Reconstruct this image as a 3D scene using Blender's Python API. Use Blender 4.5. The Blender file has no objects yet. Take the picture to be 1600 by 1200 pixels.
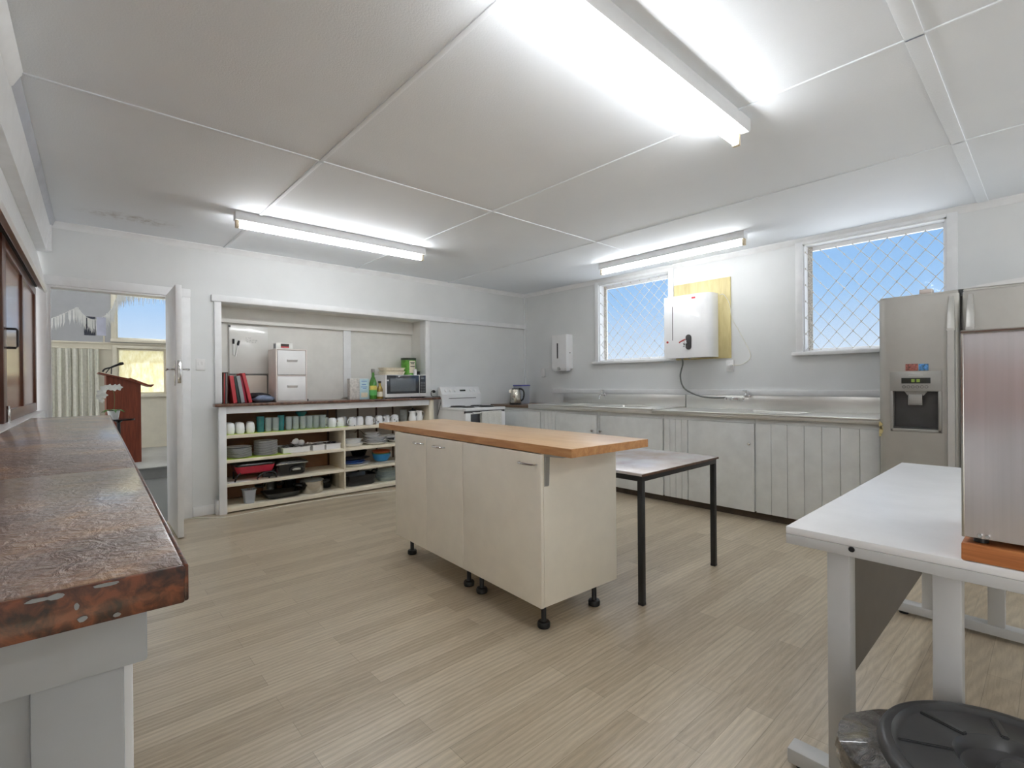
import bpy, bmesh, math, random
from mathutils import Vector, Matrix, Euler
random.seed(7)
R = math.radians
scn = bpy.context.scene
COL = scn.collection

# ------------------------------------------------------------------ materials
def lin(c):
    out = []
    for v in c[:3]:
        v /= 255.0
        out.append(v / 12.92 if v <= 0.04045 else ((v + 0.055) / 1.055) ** 2.4)
    return (out[0], out[1], out[2], 1.0)

class NT:
    def __init__(s, name):
        s.m = bpy.data.materials.new(name); s.m.use_nodes = True
        s.t = s.m.node_tree; s.n = s.t.nodes; s.l = s.t.links
        s.b = s.n['Principled BSDF']; s.out = s.n['Material Output']
    def new(s, typ, **kw):
        x = s.n.new(typ)
        for k, v in kw.items(): setattr(x, k, v)
        return x
    def link(s, a, b): s.l.new(a, b)
    def pos(s, scale=(1, 1, 1), rot=(0, 0, 0), world=True):
        g = s.new('ShaderNodeNewGeometry') if world else s.new('ShaderNodeTexCoord')
        mp = s.new('ShaderNodeMapping')
        mp.inputs['Scale'].default_value = scale; mp.inputs['Rotation'].default_value = rot
        s.link(g.outputs['Position' if world else 'Object'], mp.inputs['Vector'])
        return mp.outputs['Vector']
    def noise(s, vec, scale, detail=4, rough=0.55, dist=0.0):
        x = s.new('ShaderNodeTexNoise'); x.inputs['Scale'].default_value = scale
        x.inputs['Detail'].default_value = detail; x.inputs['Roughness'].default_value = rough
        x.inputs['Distortion'].default_value = dist
        s.link(vec, x.inputs['Vector']); return x.outputs['Fac']
    def ramp(s, fac, stops):
        x = s.new('ShaderNodeValToRGB'); e = x.color_ramp.elements
        e[0].position, e[0].color = stops[0][0], lin(stops[0][1])
        e[1].position, e[1].color = stops[-1][0], lin(stops[-1][1])
        for p, c in stops[1:-1]:
            k = e.new(p); k.color = lin(c)
        s.link(fac, x.inputs['Fac']); return x.outputs['Color']
    def mix(s, fac, a, b, mode='MIX'):
        x = s.new('ShaderNodeMix', data_type='RGBA', blend_type=mode)
        for sock, v in ((x.inputs[0], fac), (x.inputs[6], a), (x.inputs[7], b)):
            if hasattr(v, 'is_linked'): s.link(v, sock)
            else: sock.default_value = v
        return x.outputs[2]
    def math(s, op, a, b=0.0):
        x = s.new('ShaderNodeMath', operation=op)
        for sock, v in ((x.inputs[0], a), (x.inputs[1], b)):
            if hasattr(v, 'is_linked'): s.link(v, sock)
            else: sock.default_value = v
        return x.outputs[0]
    def bump(s, fac, strength, dist=0.002):
        x = s.new('ShaderNodeBump'); x.inputs['Strength'].default_value = strength
        x.inputs['Distance'].default_value = dist
        s.link(fac, x.inputs['Height']); s.link(x.outputs['Normal'], s.b.inputs['Normal'])
    def set(s, **kw):
        for k, v in kw.items(): s.b.inputs[k.replace('_', ' ')].default_value = v

M = {}
def plain(name, c, rough=0.5, metal=0.0, vary=0.06, scale=9.0, bump=0.0, bscale=60.0, spec=0.5, coat=0.0, stretch=(1, 1, 1)):
    k = NT(name); v = k.pos(stretch)
    f = k.noise(v, scale)
    lo = [max(0, x * (1 - vary)) for x in c]; hi = [min(255, x * (1 + vary * .6)) for x in c]
    k.link(k.ramp(f, [(.3, lo), (.7, hi)]), k.b.inputs['Base Color'])
    k.set(Roughness=rough, Metallic=metal, Coat_Weight=coat)
    k.b.inputs['Specular IOR Level'].default_value = spec
    if bump: k.bump(k.noise(v, bscale), bump)
    M[name] = k.m; return k.m

plain('wall_paint', (226, 228, 228), .6, vary=.02, scale=2.0, bump=.05, bscale=90)
plain('trim_paint', (238, 239, 240), .35, vary=.02)
plain('alcove_paint', (226, 225, 220), .6, vary=.02)
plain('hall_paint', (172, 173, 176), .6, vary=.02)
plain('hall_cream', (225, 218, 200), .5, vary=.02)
plain('grey_cabinet', (226, 229, 229), .42, vary=.03)
plain('cream_laminate', (244, 238, 224), .38, vary=.015)
plain('cream_shelf', (236, 228, 208), .5, vary=.03)
plain('black_plastic', (26, 26, 28), .4, vary=.2)
plain('bin_plastic', (66, 67, 69), .28, vary=.08)
plain('black_enamel', (22, 22, 24), .22, vary=.2, coat=.3)
plain('dark_grey', (62, 62, 64), .4, vary=.1)
plain('black_steel', (34, 35, 36), .45, vary=.12)
plain('white_plastic', (236, 236, 236), .3, vary=.01)
plain('white_enamel', (238, 239, 240), .2, vary=.01, coat=.3)
plain('white_ceramic', (248, 249, 250), .15, vary=.015, coat=.3)
plain('white_powdercoat', (232, 233, 235), .4, vary=.015)
plain('shaded_powdercoat', (196, 197, 197), .42, vary=.015)  # darker copy of the bench paint; the legs' dimness is in the colour
plain('desk_panel', (118, 112, 106), .5, vary=.03)
plain('end_panel_grey', (176, 180, 184), .5, vary=.02)
plain('chrome', (215, 215, 215), .12, 1.0, vary=.03)
plain('steel', (196, 194, 188), .26, 1.0, vary=.06, scale=5)
plain('pot_steel', (205, 200, 190), .2, 1.0, vary=.05)
plain('fridge_steel', (190, 189, 184), .42, .75, vary=.02)
plain('fridge_handle', (205, 205, 202), .35, .5, vary=.02)
plain('fridge_panel', (166, 165, 161), .4, .4, vary=.02)
plain('fridge_recess', (74, 74, 74), .35, .2, vary=.1)
plain('display_black', (48, 50, 46), .2, vary=.05)
plain('red_enamel', (176, 36, 60), .25, vary=.05, coat=.3)
plain('teal_glass', (40, 112, 116), .12, vary=.15, coat=.4)
plain('lime_liner', (186, 208, 84), .55, vary=.05)
plain('blue_plastic', (52, 134, 190), .35, vary=.05)
plain('blue_plate', (74, 118, 190), .3, vary=.05)
plain('orange_plastic', (196, 104, 66), .4, vary=.05)
plain('green_plastic', (96, 150, 96), .4, vary=.05)
plain('blue_lid', (70, 74, 160), .4, vary=.05)
plain('red_card', (198, 70, 76), .6, vary=.04)
plain('crimson_card', (176, 36, 66), .5, vary=.04)
plain('grey_card', (150, 154, 156), .55, vary=.05)
plain('dark_green_card', (46, 62, 58), .5, vary=.05)
plain('paper', (232, 232, 228), .7, vary=.03)
plain('paper_lilac', (206, 208, 226), .8, vary=.05)
plain('photo_print', (70, 74, 88), .3, vary=.5, scale=60)
plain('fabric_blue', (120, 132, 156), .85, vary=.12, scale=30)
plain('fabric_black', (38, 36, 40), .85, vary=.2, scale=30)
plain('curtain_cloth', (216, 214, 202), .85, vary=.05, scale=30)
plain('pinkish_white', (226, 216, 210), .4, vary=.02)
plain('beige_board', (214, 204, 192), .5, vary=.02)
plain('whiteboard_face', (226, 226, 222), .18, vary=.01, coat=.3)
plain('ink', (80, 84, 92), .6)
plain('bottle_green', (62, 128, 36), .1, vary=.1, coat=.6)
plain('bottle_amber', (150, 122, 46), .12, vary=.1, coat=.5)
plain('label_gold', (214, 196, 96), .5, vary=.1, scale=40)
plain('label_cream', (232, 222, 200), .6, vary=.06, scale=60)
plain('label_lightgreen', (92, 176, 92), .5, vary=.1)
plain('tin_green', (96, 160, 60), .35, vary=.2, scale=30)
plain('tin_dark', (50, 60, 44), .3, vary=.2)
plain('box_blue', (190, 216, 224), .6, vary=.05, scale=20)
plain('box_grey', (206, 202, 196), .6, vary=.14, scale=40)
plain('mw_glass', (46, 48, 54), .12, vary=.05, coat=.4)
plain('mw_window', (104, 110, 116), .18, vary=.12, scale=200)
plain('oven_glass', (66, 68, 72), .15, vary=.05, coat=.3)
plain('hob', (62, 62, 62), .3, vary=.1)
plain('towel_cloth', (222, 222, 216), .9, vary=.08, scale=120, bump=.4, bscale=300)
plain('hose_grey', (118, 122, 118), .5)
plain('cord_white', (228, 226, 214), .5)
plain('cord_black', (30, 30, 30), .5)
plain('carpet_grey', (128, 128, 126), .95, vary=.12, scale=150, bump=.6, bscale=400)
plain('stage_grey', (172, 172, 170), .4, vary=.04)
plain('orchid_white', (240, 240, 236), .6, vary=.02)
plain('leaf_green', (70, 120, 40), .45, vary=.25, scale=25)
plain('stem_green', (110, 130, 80), .5)
plain('socket_tan', (206, 192, 164), .4)
plain('batten_white', (226, 228, 230), .4, vary=.02)
plain('white_gloss_strip', (186, 190, 200), .35, vary=.04)
plain('kick_dark', (84, 72, 60), .7, vary=.15)
plain('brown_gap', (46, 36, 28), .6, vary=.1)
plain('yard_bounce', (220, 219, 217), .9, vary=.06, scale=2)  # pale tone chosen to bounce sun up through the added openings
plain('grass_gold', (194, 187, 156), .9, vary=.25, scale=1.5)
plain('rust_paint', (206, 200, 190), .7, vary=.25, scale=90)
plain('red_button', (170, 60, 60), .4)
plain('lcd_green', (140, 168, 70), .4)
plain('mesh_wire', (216, 214, 206), .4, .1, vary=.05)
plain('cork_dark', (60, 50, 44), .6)
plain('magnet_food', (150, 90, 80), .5, vary=.6, scale=90)
plain('magnet_sky', (80, 140, 196), .5, vary=.5, scale=90)

def wood(name, cols, axis, rough=.4, scale=3.0, stretch=14.0, coat=0.0, bump=0.0):
    k = NT(name)
    sc = [stretch] * 3; sc[axis] = 1.0
    v = k.pos(tuple(sc))
    f = k.noise(v, scale, 5, .6, .6)
    k.link(k.ramp(f, cols), k.b.inputs['Base Color'])
    k.set(Roughness=rough, Coat_Weight=coat, Coat_Roughness=.15)
    if bump: k.bump(f, bump)
    M[name] = k.m
wood('slider_wood', [(.3, (112, 66, 44)), (.5, (138, 84, 56)), (.7, (158, 98, 66))], 2, .16, coat=.55)
wood('slider_frame_wood', [(.3, (70, 38, 26)), (.7, (104, 58, 38))], 2, .3, coat=.2)
wood('lectern_wood', [(.25, (98, 42, 26)), (.5, (128, 58, 36)), (.75, (146, 72, 46))], 2, .4)
wood('board_wood', [(.3, (150, 90, 50)), (.5, (186, 116, 66)), (.7, (204, 138, 84))], 1, .45, stretch=18)
wood('bench_wood', [(.3, (92, 72, 58)), (.7, (128, 104, 84))], 1, .4)
wood('masonite', [(.3, (128, 88, 56)), (.6, (146, 102, 66)), (.8, (158, 114, 76))], 0, .5, stretch=2)
wood('dark_wood', [(.3, (70, 48, 34)), (.7, (110, 78, 56))], 2, .5)
wood('plywood_yellow', [(.3, (196, 180, 126)), (.6, (214, 200, 148)), (.8, (224, 212, 166))], 2, .5, stretch=5)

# butcher block: staves along local length, honey brown on top
k = NT('butcher_block')
v = k.pos((1, 1, 1), (0, 0, R(2.8)))
br = k.new('ShaderNodeTexBrick'); br.offset = .4
k.link(k.pos((1, 1, 1), (0, 0, R(92.8))), br.inputs['Vector'])
for nme, val in (('Scale', 1.0), ('Mortar Size', .0006), ('Brick Width', .5), ('Row Height', .045), ('Bias', 0.0)): br.inputs[nme].default_value = val
br.inputs['Color1'].default_value = lin((196, 148, 98)); br.inputs['Color2'].default_value = lin((220, 180, 132)); br.inputs['Mortar'].default_value = lin((150, 104, 64))
g = k.noise(k.pos((16, 1.2, 16), (0, 0, R(2.8))), 3.0, 5)
c1 = k.mix(.5, br.outputs['Color'], k.ramp(g, [(.3, (190, 142, 92)), (.7, (226, 190, 146))]))
g2 = k.noise(v, 2.2, 3)
c2 = k.mix(k.math('MULTIPLY', g2, .55), c1, lin((226, 208, 182)))
k.link(c2, k.b.inputs['Base Color']); k.set(Roughness=.32); M['butcher_block'] = k.m
wood('block_edge', [(.3, (176, 122, 72)), (.5, (194, 140, 88)), (.75, (210, 162, 112))], 1, .35)

# floor planks, long side along X
k = NT('floor_planks')
br = k.new('ShaderNodeTexBrick'); br.offset = .37; br.offset_frequency = 2
k.link(k.pos(), br.inputs['Vector'])
for nme, val in (('Scale', 1.0), ('Mortar Size', .0011), ('Mortar Smooth', .3), ('Brick Width', .92), ('Row Height', .096), ('Bias', 0.0)): br.inputs[nme].default_value = val
br.inputs['Color1'].default_value = lin((164, 148, 124)); br.inputs['Color2'].default_value = lin((212, 199, 176)); br.inputs['Mortar'].default_value = lin((112, 100, 82))
gr = k.noise(k.pos((1.6, 17, 1)), 3.4, 6, .68, 1.4)
gcol = k.ramp(gr, [(.28, (152, 136, 112)), (.5, (192, 177, 153)), (.72, (216, 204, 182))])
cc = k.mix(.48, br.outputs['Color'], gcol)
wv = k.new('ShaderNodeTexWave', wave_type='RINGS', rings_direction='SPHERICAL'); wv.inputs['Scale'].default_value = 5.0; wv.inputs['Distortion'].default_value = 9.0; wv.inputs['Detail'].default_value = 2.5; wv.inputs['Detail Scale'].default_value = .7
k.link(k.pos((.35, 2.6, 1)), wv.inputs['Vector'])
cc = k.mix(k.math('MULTIPLY', wv.outputs['Fac'], .24), cc, lin((120, 106, 88)))
k.link(cc, k.b.inputs['Base Color'])
k.set(Roughness=.30); k.b.inputs['Specular IOR Level'].default_value = .55
k.bump(gr, .25, .001); M['floor_planks'] = k.m

# ceiling: stippled sheets with an old water stain near the doorway
k = NT('ceiling_paint')
p = k.pos()
base = k.ramp(k.noise(p, 1.4, 3), [(.3, (238, 243, 249)), (.7, (242, 247, 252))])
d = k.new('ShaderNodeVectorMath', operation='DISTANCE')
k.link(k.pos((1, 2.6, 1)), d.inputs[0]); d.inputs[1].default_value = (.36, 4.8 * 2.6, 2.5)
fall = k.new('ShaderNodeMapRange'); fall.inputs[1].default_value = .12; fall.inputs[2].default_value = .36; fall.inputs[3].default_value = 1; fall.inputs[4].default_value = 0
k.link(d.outputs['Value'], fall.inputs[0])
sn = k.noise(p, 14, 6, .7); sn2 = k.ramp(sn, [(.44, (0, 0, 0)), (.66, (255, 255, 255))])
mask = k.math('MULTIPLY', fall.outputs[0], sn2)
k.link(k.mix(k.math('MULTIPLY', mask, .55), base, lin((150, 142, 130))), k.b.inputs['Base Color'])
k.set(Roughness=.7); k.bump(k.noise(p, 130, 3, .6), .35, .003); M['ceiling_paint'] = k.m

# mottled tortoiseshell laminate
k = NT('tortoise_laminate')
p = k.pos()
a = k.noise(p, 5.0, 6, .62, .6)
ca = k.ramp(a, [(.30, (122, 108, 105)), (.45, (150, 133, 126)), (.56, (170, 144, 128)), (.66, (192, 156, 122)), (.78, (210, 178, 136))])  # colours lifted and greyed overall to stand in for surface glare
k.link(ca, k.b.inputs['Base Color']); k.set(Roughness=.34, Coat_Weight=.9, Coat_Roughness=.2)
hb = k.math('ADD', k.noise(k.pos((1, .7, 1)), 38, 4, .55, .8), k.math('MULTIPLY', k.noise(p, 110, 3), .3))
k.bump(hb, 1.0, .010); M['tortoise_laminate'] = k.m
k = NT('tortoise_edge')
a = k.noise(k.pos(), 60.0, 5, .6, .6)
k.link(k.ramp(a, [(.36, (44, 24, 18)), (.5, (92, 48, 30)), (.62, (128, 70, 42))]), k.b.inputs['Base Color']); k.set(Roughness=.3, Coat_Weight=.3); M['tortoise_edge'] = k.m
k = NT('brown_counter')
a = k.noise(k.pos(), 30.0, 5, .6, .6)
k.link(k.ramp(a, [(.3, (72, 46, 36)), (.5, (100, 68, 54)), (.7, (134, 100, 82))]), k.b.inputs['Base Color']); k.set(Roughness=.25, Coat_Weight=.3); M['brown_counter'] = k.m
# worn laminate of the small table
k = NT('worn_laminate')
a = k.noise(k.pos(), 3.0, 5, .6)
k.link(k.ramp(a, [(.3, (178, 160, 150)), (.5, (206, 199, 197)), (.7, (220, 220, 224))]), k.b.inputs['Base Color']); k.set(Roughness=.22); M['worn_laminate'] = k.m
# brushed stainless cabinet
def brushed(name, c, rough, axis, amt=.14, metal=1.0, fine=90.0):
    k = NT(name); sc = [fine] * 3; sc[axis] = 1.5
    f = k.noise(k.pos(tuple(sc)), 1.0, 4)
    k.link(k.ramp(f, [(.3, [x * .965 for x in c]), (.7, c)]), k.b.inputs['Base Color'])
    k.set(Metallic=metal)
    mr = k.new('ShaderNodeMapRange'); mr.inputs[3].default_value = rough; mr.inputs[4].default_value = rough + amt
    k.link(f, mr.inputs[0]); k.link(mr.outputs[0], k.b.inputs['Roughness']); M[name] = k.m
brushed('brushed_box', (232, 228, 234), .16, 2, .14, .7)
brushed('bench_steel', (232, 232, 228), .26, 1, .1, .75, 400.0)
# drinking glass / panes
def glassy(name, tint, clear, rough=.03, diffuse=(235, 240, 240)):
    k = NT(name)
    k.set(Roughness=rough); k.b.inputs['Base Color'].default_value = lin(diffuse)
    f = k.noise(k.pos(), 20, 2)
    tr = k.new('ShaderNodeBsdfTransparent'); tr.inputs['Color'].default_value = lin(tint)
    mx = k.new('ShaderNodeMixShader')
    k.link(k.math('ADD', k.math('MULTIPLY', f, .02), 1 - clear), mx.inputs[0])
    k.link(tr.outputs[0], mx.inputs[1]); k.link(k.b.outputs[0], mx.inputs[2])
    k.link(mx.outputs[0], k.out.inputs['Surface']); M[name] = k.m
glassy('pane_glass', (250, 252, 255), .96)
glassy('clear_glass', (246, 250, 250), .74, .05, (236, 242, 243))
glassy('clear_plastic', (232, 236, 240), .5, .25, (216, 220, 226))
# obscured amber glass
k = NT('frosted_amber')
f = k.noise(k.pos((1, 1, .35)), 24, 5, .7)
col = k.ramp(f, [(.3, (226, 219, 190)), (.5, (238, 234, 214)), (.7, (250, 249, 240))])
tl = k.new('ShaderNodeBsdfTranslucent'); k.link(col, tl.inputs['Color'])
rf = k.new('ShaderNodeBsdfRefraction'); rf.inputs['Roughness'].default_value = .45; rf.inputs['IOR'].default_value = 1.1; k.link(col, rf.inputs['Color'])
mx = k.new('ShaderNodeMixShader'); mx.inputs[0].default_value = .6
k.link(tl.outputs[0], mx.inputs[1]); k.link(rf.outputs[0], mx.inputs[2]); k.link(mx.outputs[0], k.out.inputs['Surface']); M['frosted_amber'] = k.m
# floral mug
k = NT('floral_ceramic')
vo = k.new('ShaderNodeTexVoronoi'); vo.inputs['Scale'].default_value = 22; k.link(k.pos(), vo.inputs['Vector'])
spot = k.ramp(vo.outputs['Distance'], [(.16, (255, 255, 255)), (.26, (0, 0, 0))])
cl = k.ramp(k.noise(k.pos(), 12, 2), [(.42, (96, 120, 96)), (.5, (96, 104, 130)), (.6, (170, 140, 96))])
k.link(k.mix(k.math('MULTIPLY', spot, .75), lin((236, 238, 242)), cl), k.b.inputs['Base Color']); k.set(Roughness=.15, Coat_Weight=.3); M['floral_ceramic'] = k.m
# crumpled bin liner
k = NT('bin_liner')
f = k.noise(k.pos(), 22, 5, .6, 1.0)
k.link(k.ramp(f, [(.3, (40, 38, 36)), (.7, (82, 76, 70))]), k.b.inputs['Base Color']); k.set(Roughness=.18, Coat_Weight=.6); k.bump(f, .8, .02); M['bin_liner'] = k.m
# tube, with a dimmer copy made only to even out the brightness
TUBE_S = 25.0
for nm_, f_ in (('tube_glow', 1.0), ('tube_glow_dim', .68)):
    k = NT(nm_)
    k.b.inputs['Base Color'].default_value = (1, 1, 1, 1)
    k.b.inputs['Emission Color'].default_value = (.97, .985, 1.0, 1)
    k.b.inputs['Emission Strength'].default_value = TUBE_S*f_; M[nm_] = k.m
# sky blue curtain of fringe
plain('fringe_white', (246, 246, 244), .8, vary=.05)

# ------------------------------------------------------------------ mesh builder
class MB:
    def __init__(s): s.bm = bmesh.new()
    def _xf(s, vs, mtx):
        if mtx is not None: bmesh.ops.transform(s.bm, matrix=mtx, verts=vs)
    def box(s, a, b, bev=0.0, seg=2, mtx=None):
        x0, y0, z0 = [min(p, q) for p, q in zip(a, b)]; x1, y1, z1 = [max(p, q) for p, q in zip(a, b)]
        vs = [s.bm.verts.new(p) for p in ((x0,y0,z0),(x1,y0,z0),(x1,y1,z0),(x0,y1,z0),(x0,y0,z1),(x1,y0,z1),(x1,y1,z1),(x0,y1,z1))]
        fs = [s.bm.faces.new([vs[i] for i in f]) for f in ((3,2,1,0),(4,5,6,7),(0,1,5,4),(1,2,6,5),(2,3,7,6),(3,0,4,7))]
        if bev > 0:
            es = list({e for f in fs for e in f.edges})
            r = bmesh.ops.bevel(s.bm, geom=es, offset=min(bev, .49 * min(x1-x0, y1-y0, z1-z0)), segments=seg, profile=.5, affect='EDGES')
            vs = list({v for f in r['faces'] for v in f.verts} | {v for v in vs if v.is_valid})
        s._xf(vs, mtx); return s
    def prism(s, pts, z0, z1, axis='z', mtx=None, bev=0.0):
        # pts: 2D outline, extruded along axis
        def P(u, v, w):
            return (u, v, w) if axis == 'z' else ((w, u, v) if axis == 'x' else (u, w, v))
        lo = [s.bm.verts.new(P(u, v, z0)) for u, v in pts]; hi = [s.bm.verts.new(P(u, v, z1)) for u, v in pts]
        n = len(pts); fs = [s.bm.faces.new(lo[::-1]), s.bm.faces.new(hi)]
        for i in range(n): fs.append(s.bm.faces.new((lo[i], lo[(i+1) % n], hi[(i+1) % n], hi[i])))
        bmesh.ops.recalc_face_normals(s.bm, faces=fs)
        vs = lo + hi
        if bev:
            es = list({e for f in fs for e in f.edges})
            r = bmesh.ops.bevel(s.bm, geom=es, offset=bev, segments=2, affect='EDGES')
            vs = list({v for f in r['faces'] for v in f.verts} | {v for v in vs if v.is_valid})
        s._xf(vs, mtx); return s
    def lathe(s, prof, c=(0, 0, 0), seg=24, mtx=None, sx=1.0, sy=1.0):
        rings = []; allv = []
        for r, z in prof:
            if r < 1e-5:
                ring = [s.bm.verts.new((c[0], c[1], c[2] + z))]
            else:
                ring = [s.bm.verts.new((c[0] + sx*r*math.cos(2*math.pi*i/seg), c[1] + sy*r*math.sin(2*math.pi*i/seg), c[2] + z)) for i in range(seg)]
            rings.append(ring); allv += ring
        for a, b in zip(rings, rings[1:]):
            if len(a) == 1 and len(b) == 1: continue
            for i in range(seg):
                j = (i + 1) % seg
                if len(a) == 1: s.bm.faces.new((a[0], b[j], b[i]))
                elif len(b) == 1: s.bm.faces.new((a[i], a[j], b[0]))
                else: s.bm.faces.new((a[i], a[j], b[j], b[i]))
        s._xf(allv, mtx); return s
    def cyl(s, c, r, h, seg=20, r2=None, mtx=None):
        r2 = r if r2 is None else r2
        return s.lathe([(0, 0), (r, 0), (r2, h), (0, h)], c, seg, mtx)
    def tube(s, pts, r, seg=8, cap=True):
        pts = [Vector(p) for p in pts]; n = len(pts); rings = []
        rr = r if isinstance(r, (list, tuple)) else [r] * n
        up = Vector((0, 0, 1))
        for i, p in enumerate(pts):
            d = (pts[min(i+1, n-1)] - pts[max(i-1, 0)]).normalized()
            u = up if abs(d.dot(up)) < .95 else Vector((1, 0, 0))
            a = d.cross(u).normalized(); b = a.cross(d).normalized()
            rings.append([s.bm.verts.new(p + a * rr[i] * math.cos(2*math.pi*k/seg) + b * rr[i] * math.sin(2*math.pi*k/seg)) for k in range(seg)])
        for a, b in zip(rings, rings[1:]):
            for i in range(seg):
                j = (i+1) % seg; s.bm.faces.new((a[i], a[j], b[j], b[i]))
        if cap:
            s.bm.faces.new(rings[0][::-1]); s.bm.faces.new(rings[-1])
        return s
    def sheet(s, grid, thick=0.0):
        # grid[i][j] of points -> surface with thickness along its normal
        g = [[Vector(p) for p in row] for row in grid]; n, m = len(g), len(g[0])
        def nrm(i, j):
            a = g[min(i+1, n-1)][j] - g[max(i-1, 0)][j]; b = g[i][min(j+1, m-1)] - g[i][max(j-1, 0)]
            return a.cross(b).normalized()
        A = [[s.bm.verts.new(g[i][j]) for j in range(m)] for i in range(n)]
        fs = []
        for i in range(n-1):
            for j in range(m-1): fs.append(s.bm.faces.new((A[i][j], A[i+1][j], A[i+1][j+1], A[i][j+1])))
        if thick:
            B = [[s.bm.verts.new(g[i][j] - nrm(i, j) * thick) for j in range(m)] for i in range(n)]
            for i in range(n-1):
                for j in range(m-1): s.bm.faces.new((B[i][j], B[i][j+1], B[i+1][j+1], B[i+1][j]))
            for j in range(m-1):
                s.bm.faces.new((A[0][j], A[0][j+1], B[0][j+1], B[0][j])); s.bm.faces.new((A[n-1][j+1], A[n-1][j], B[n-1][j], B[n-1][j+1]))
            for i in range(n-1):
                s.bm.faces.new((A[i+1][0], A[i][0], B[i][0], B[i+1][0])); s.bm.faces.new((A[i][m-1], A[i+1][m-1], B[i+1][m-1], B[i][m-1]))
        return s
    def build(s, name, mat, parent=None, loc=(0, 0, 0), rotz=0.0, smooth=True):
        me = bpy.data.meshes.new(name); s.bm.normal_update(); s.bm.to_mesh(me); s.bm.free()
        if isinstance(mat, str): mat = M[mat]
        me.materials.append(mat)
        if smooth:
            me.shade_smooth(); me.set_sharp_from_angle(angle=R(38))
        o = bpy.data.objects.new(name, me); COL.objects.link(o)
        o.location = loc; o.rotation_euler = (0, 0, rotz)
        if parent is not None: o.parent = parent
        return o

def tag(o, label, cat, group=None, kind=None):
    o['label'] = label; o['category'] = cat
    if group: o['group'] = group
    if kind: o['kind'] = kind
    return o
def thing(name, label, cat, loc=(0, 0, 0), rotz=0.0, group=None):
    o = bpy.data.objects.new(name, None); COL.objects.link(o)
    o.empty_display_size = .05
    o.location = loc; o.rotation_euler = (0, 0, rotz)
    return tag(o, label, cat, group)
def struct(name, mb, mat, label, cat, loc=(0, 0, 0), rotz=0.0):
    o = mb.build(name, mat, None, loc, rotz); return tag(o, label, cat, None, 'structure')
def dup(o, loc=None, rotz=None, label=None, parent=None):
    c = o.copy(); COL.objects.link(c)
    if parent is not None: c.parent = parent
    if loc is not None: c.location = loc
    if rotz is not None: c.rotation_euler = (0, 0, rotz)
    if label: c['label'] = label
    for ch in o.children: dup(ch, parent=c)
    return c
def ordinal(n):
    return ['first','second','third','fourth','fifth','sixth','seventh','eighth','ninth','tenth','eleventh','twelfth','thirteenth','fourteenth','fifteenth','sixteenth'][n]
def bx(a, b, bev=.002): return MB().box(a, b, bev)

def holed(mb, plane, thick, axis, ur, zr, holes):
    us = sorted({ur[0], ur[1], *[h[0] for h in holes], *[h[1] for h in holes]}); zs = sorted({zr[0], zr[1], *[h[2] for h in holes], *[h[3] for h in holes]})
    for u0, u1 in zip(us, us[1:]):
        # merge vertically contiguous solid cells into single boxes
        run = None
        for z0, z1 in list(zip(zs, zs[1:])) + [(None, None)]:
            solid = z0 is not None and not any(h[0] <= u0 and u1 <= h[1] and h[2] <= z0 and z1 <= h[3] for h in holes)
            if solid: run = (run[0], z1) if run else (z0, z1)
            elif run:
                a = (plane, u0, run[0]) if axis == 'x' else (u0, plane, run[0])
                b = (plane + thick, u1, run[1]) if axis == 'x' else (u1, plane + thick, run[1])
                mb.box(a, b); run = None
    return mb

# ------------------------------------------------------------------ camera
yaw, pit, rol = R(42.045), R(-.154), R(-.522)
fw = Vector((math.sin(yaw)*math.cos(pit), math.cos(yaw)*math.cos(pit), math.sin(pit)))
r0 = Vector((math.cos(yaw), -math.sin(yaw), 0)); u0 = r0.cross(fw)
rt = math.cos(rol)*r0 + math.sin(rol)*u0; up = rt.cross(fw)
cd = bpy.data.cameras.new('camera'); cam = bpy.data.objects.new('camera', cd); COL.objects.link(cam)
cam.matrix_world = Matrix(((rt.x, up.x, -fw.x, 0), (rt.y, up.y, -fw.y, 0), (rt.z, up.z, -fw.z, 1.2), (0, 0, 0, 1)))
cd.sensor_fit = 'HORIZONTAL'; cd.sensor_width = 36; cd.lens = 766.8 / 1600 * 36; cd.clip_start = .05; cd.clip_end = 300
scn.camera = cam

# ------------------------------------------------------------------ world
SKY_FILL = 3.0
w = bpy.data.worlds.new('sky'); scn.world = w; w.use_nodes = True
wn, wl = w.node_tree.nodes, w.node_tree.links
bg = wn['Background']
tc = wn.new('ShaderNodeTexCoord'); sx = wn.new('ShaderNodeSeparateXYZ'); wl.new(tc.outputs['Generated'], sx.inputs[0])
rp = wn.new('ShaderNodeValToRGB'); wl.new(sx.outputs['Z'], rp.inputs['Fac'])
e = rp.color_ramp.elements
e[0].position = 0.0; e[0].color = lin((238, 244, 251)); e[1].position = 1.0; e[1].color = (6.0, 6.0, 5.9, 1)
for ps, c in ((.06, (216, 233, 250)), (.15, (168, 209, 249)), (.27, (140, 192, 244)), (.42, (140, 190, 242))):
    q = e.new(ps); q.color = lin(c)
q = e.new(.62); q.color = (2.6, 2.8, 3.0, 1)  # unseen overhead sky raised well above the blue, for more window light
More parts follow.
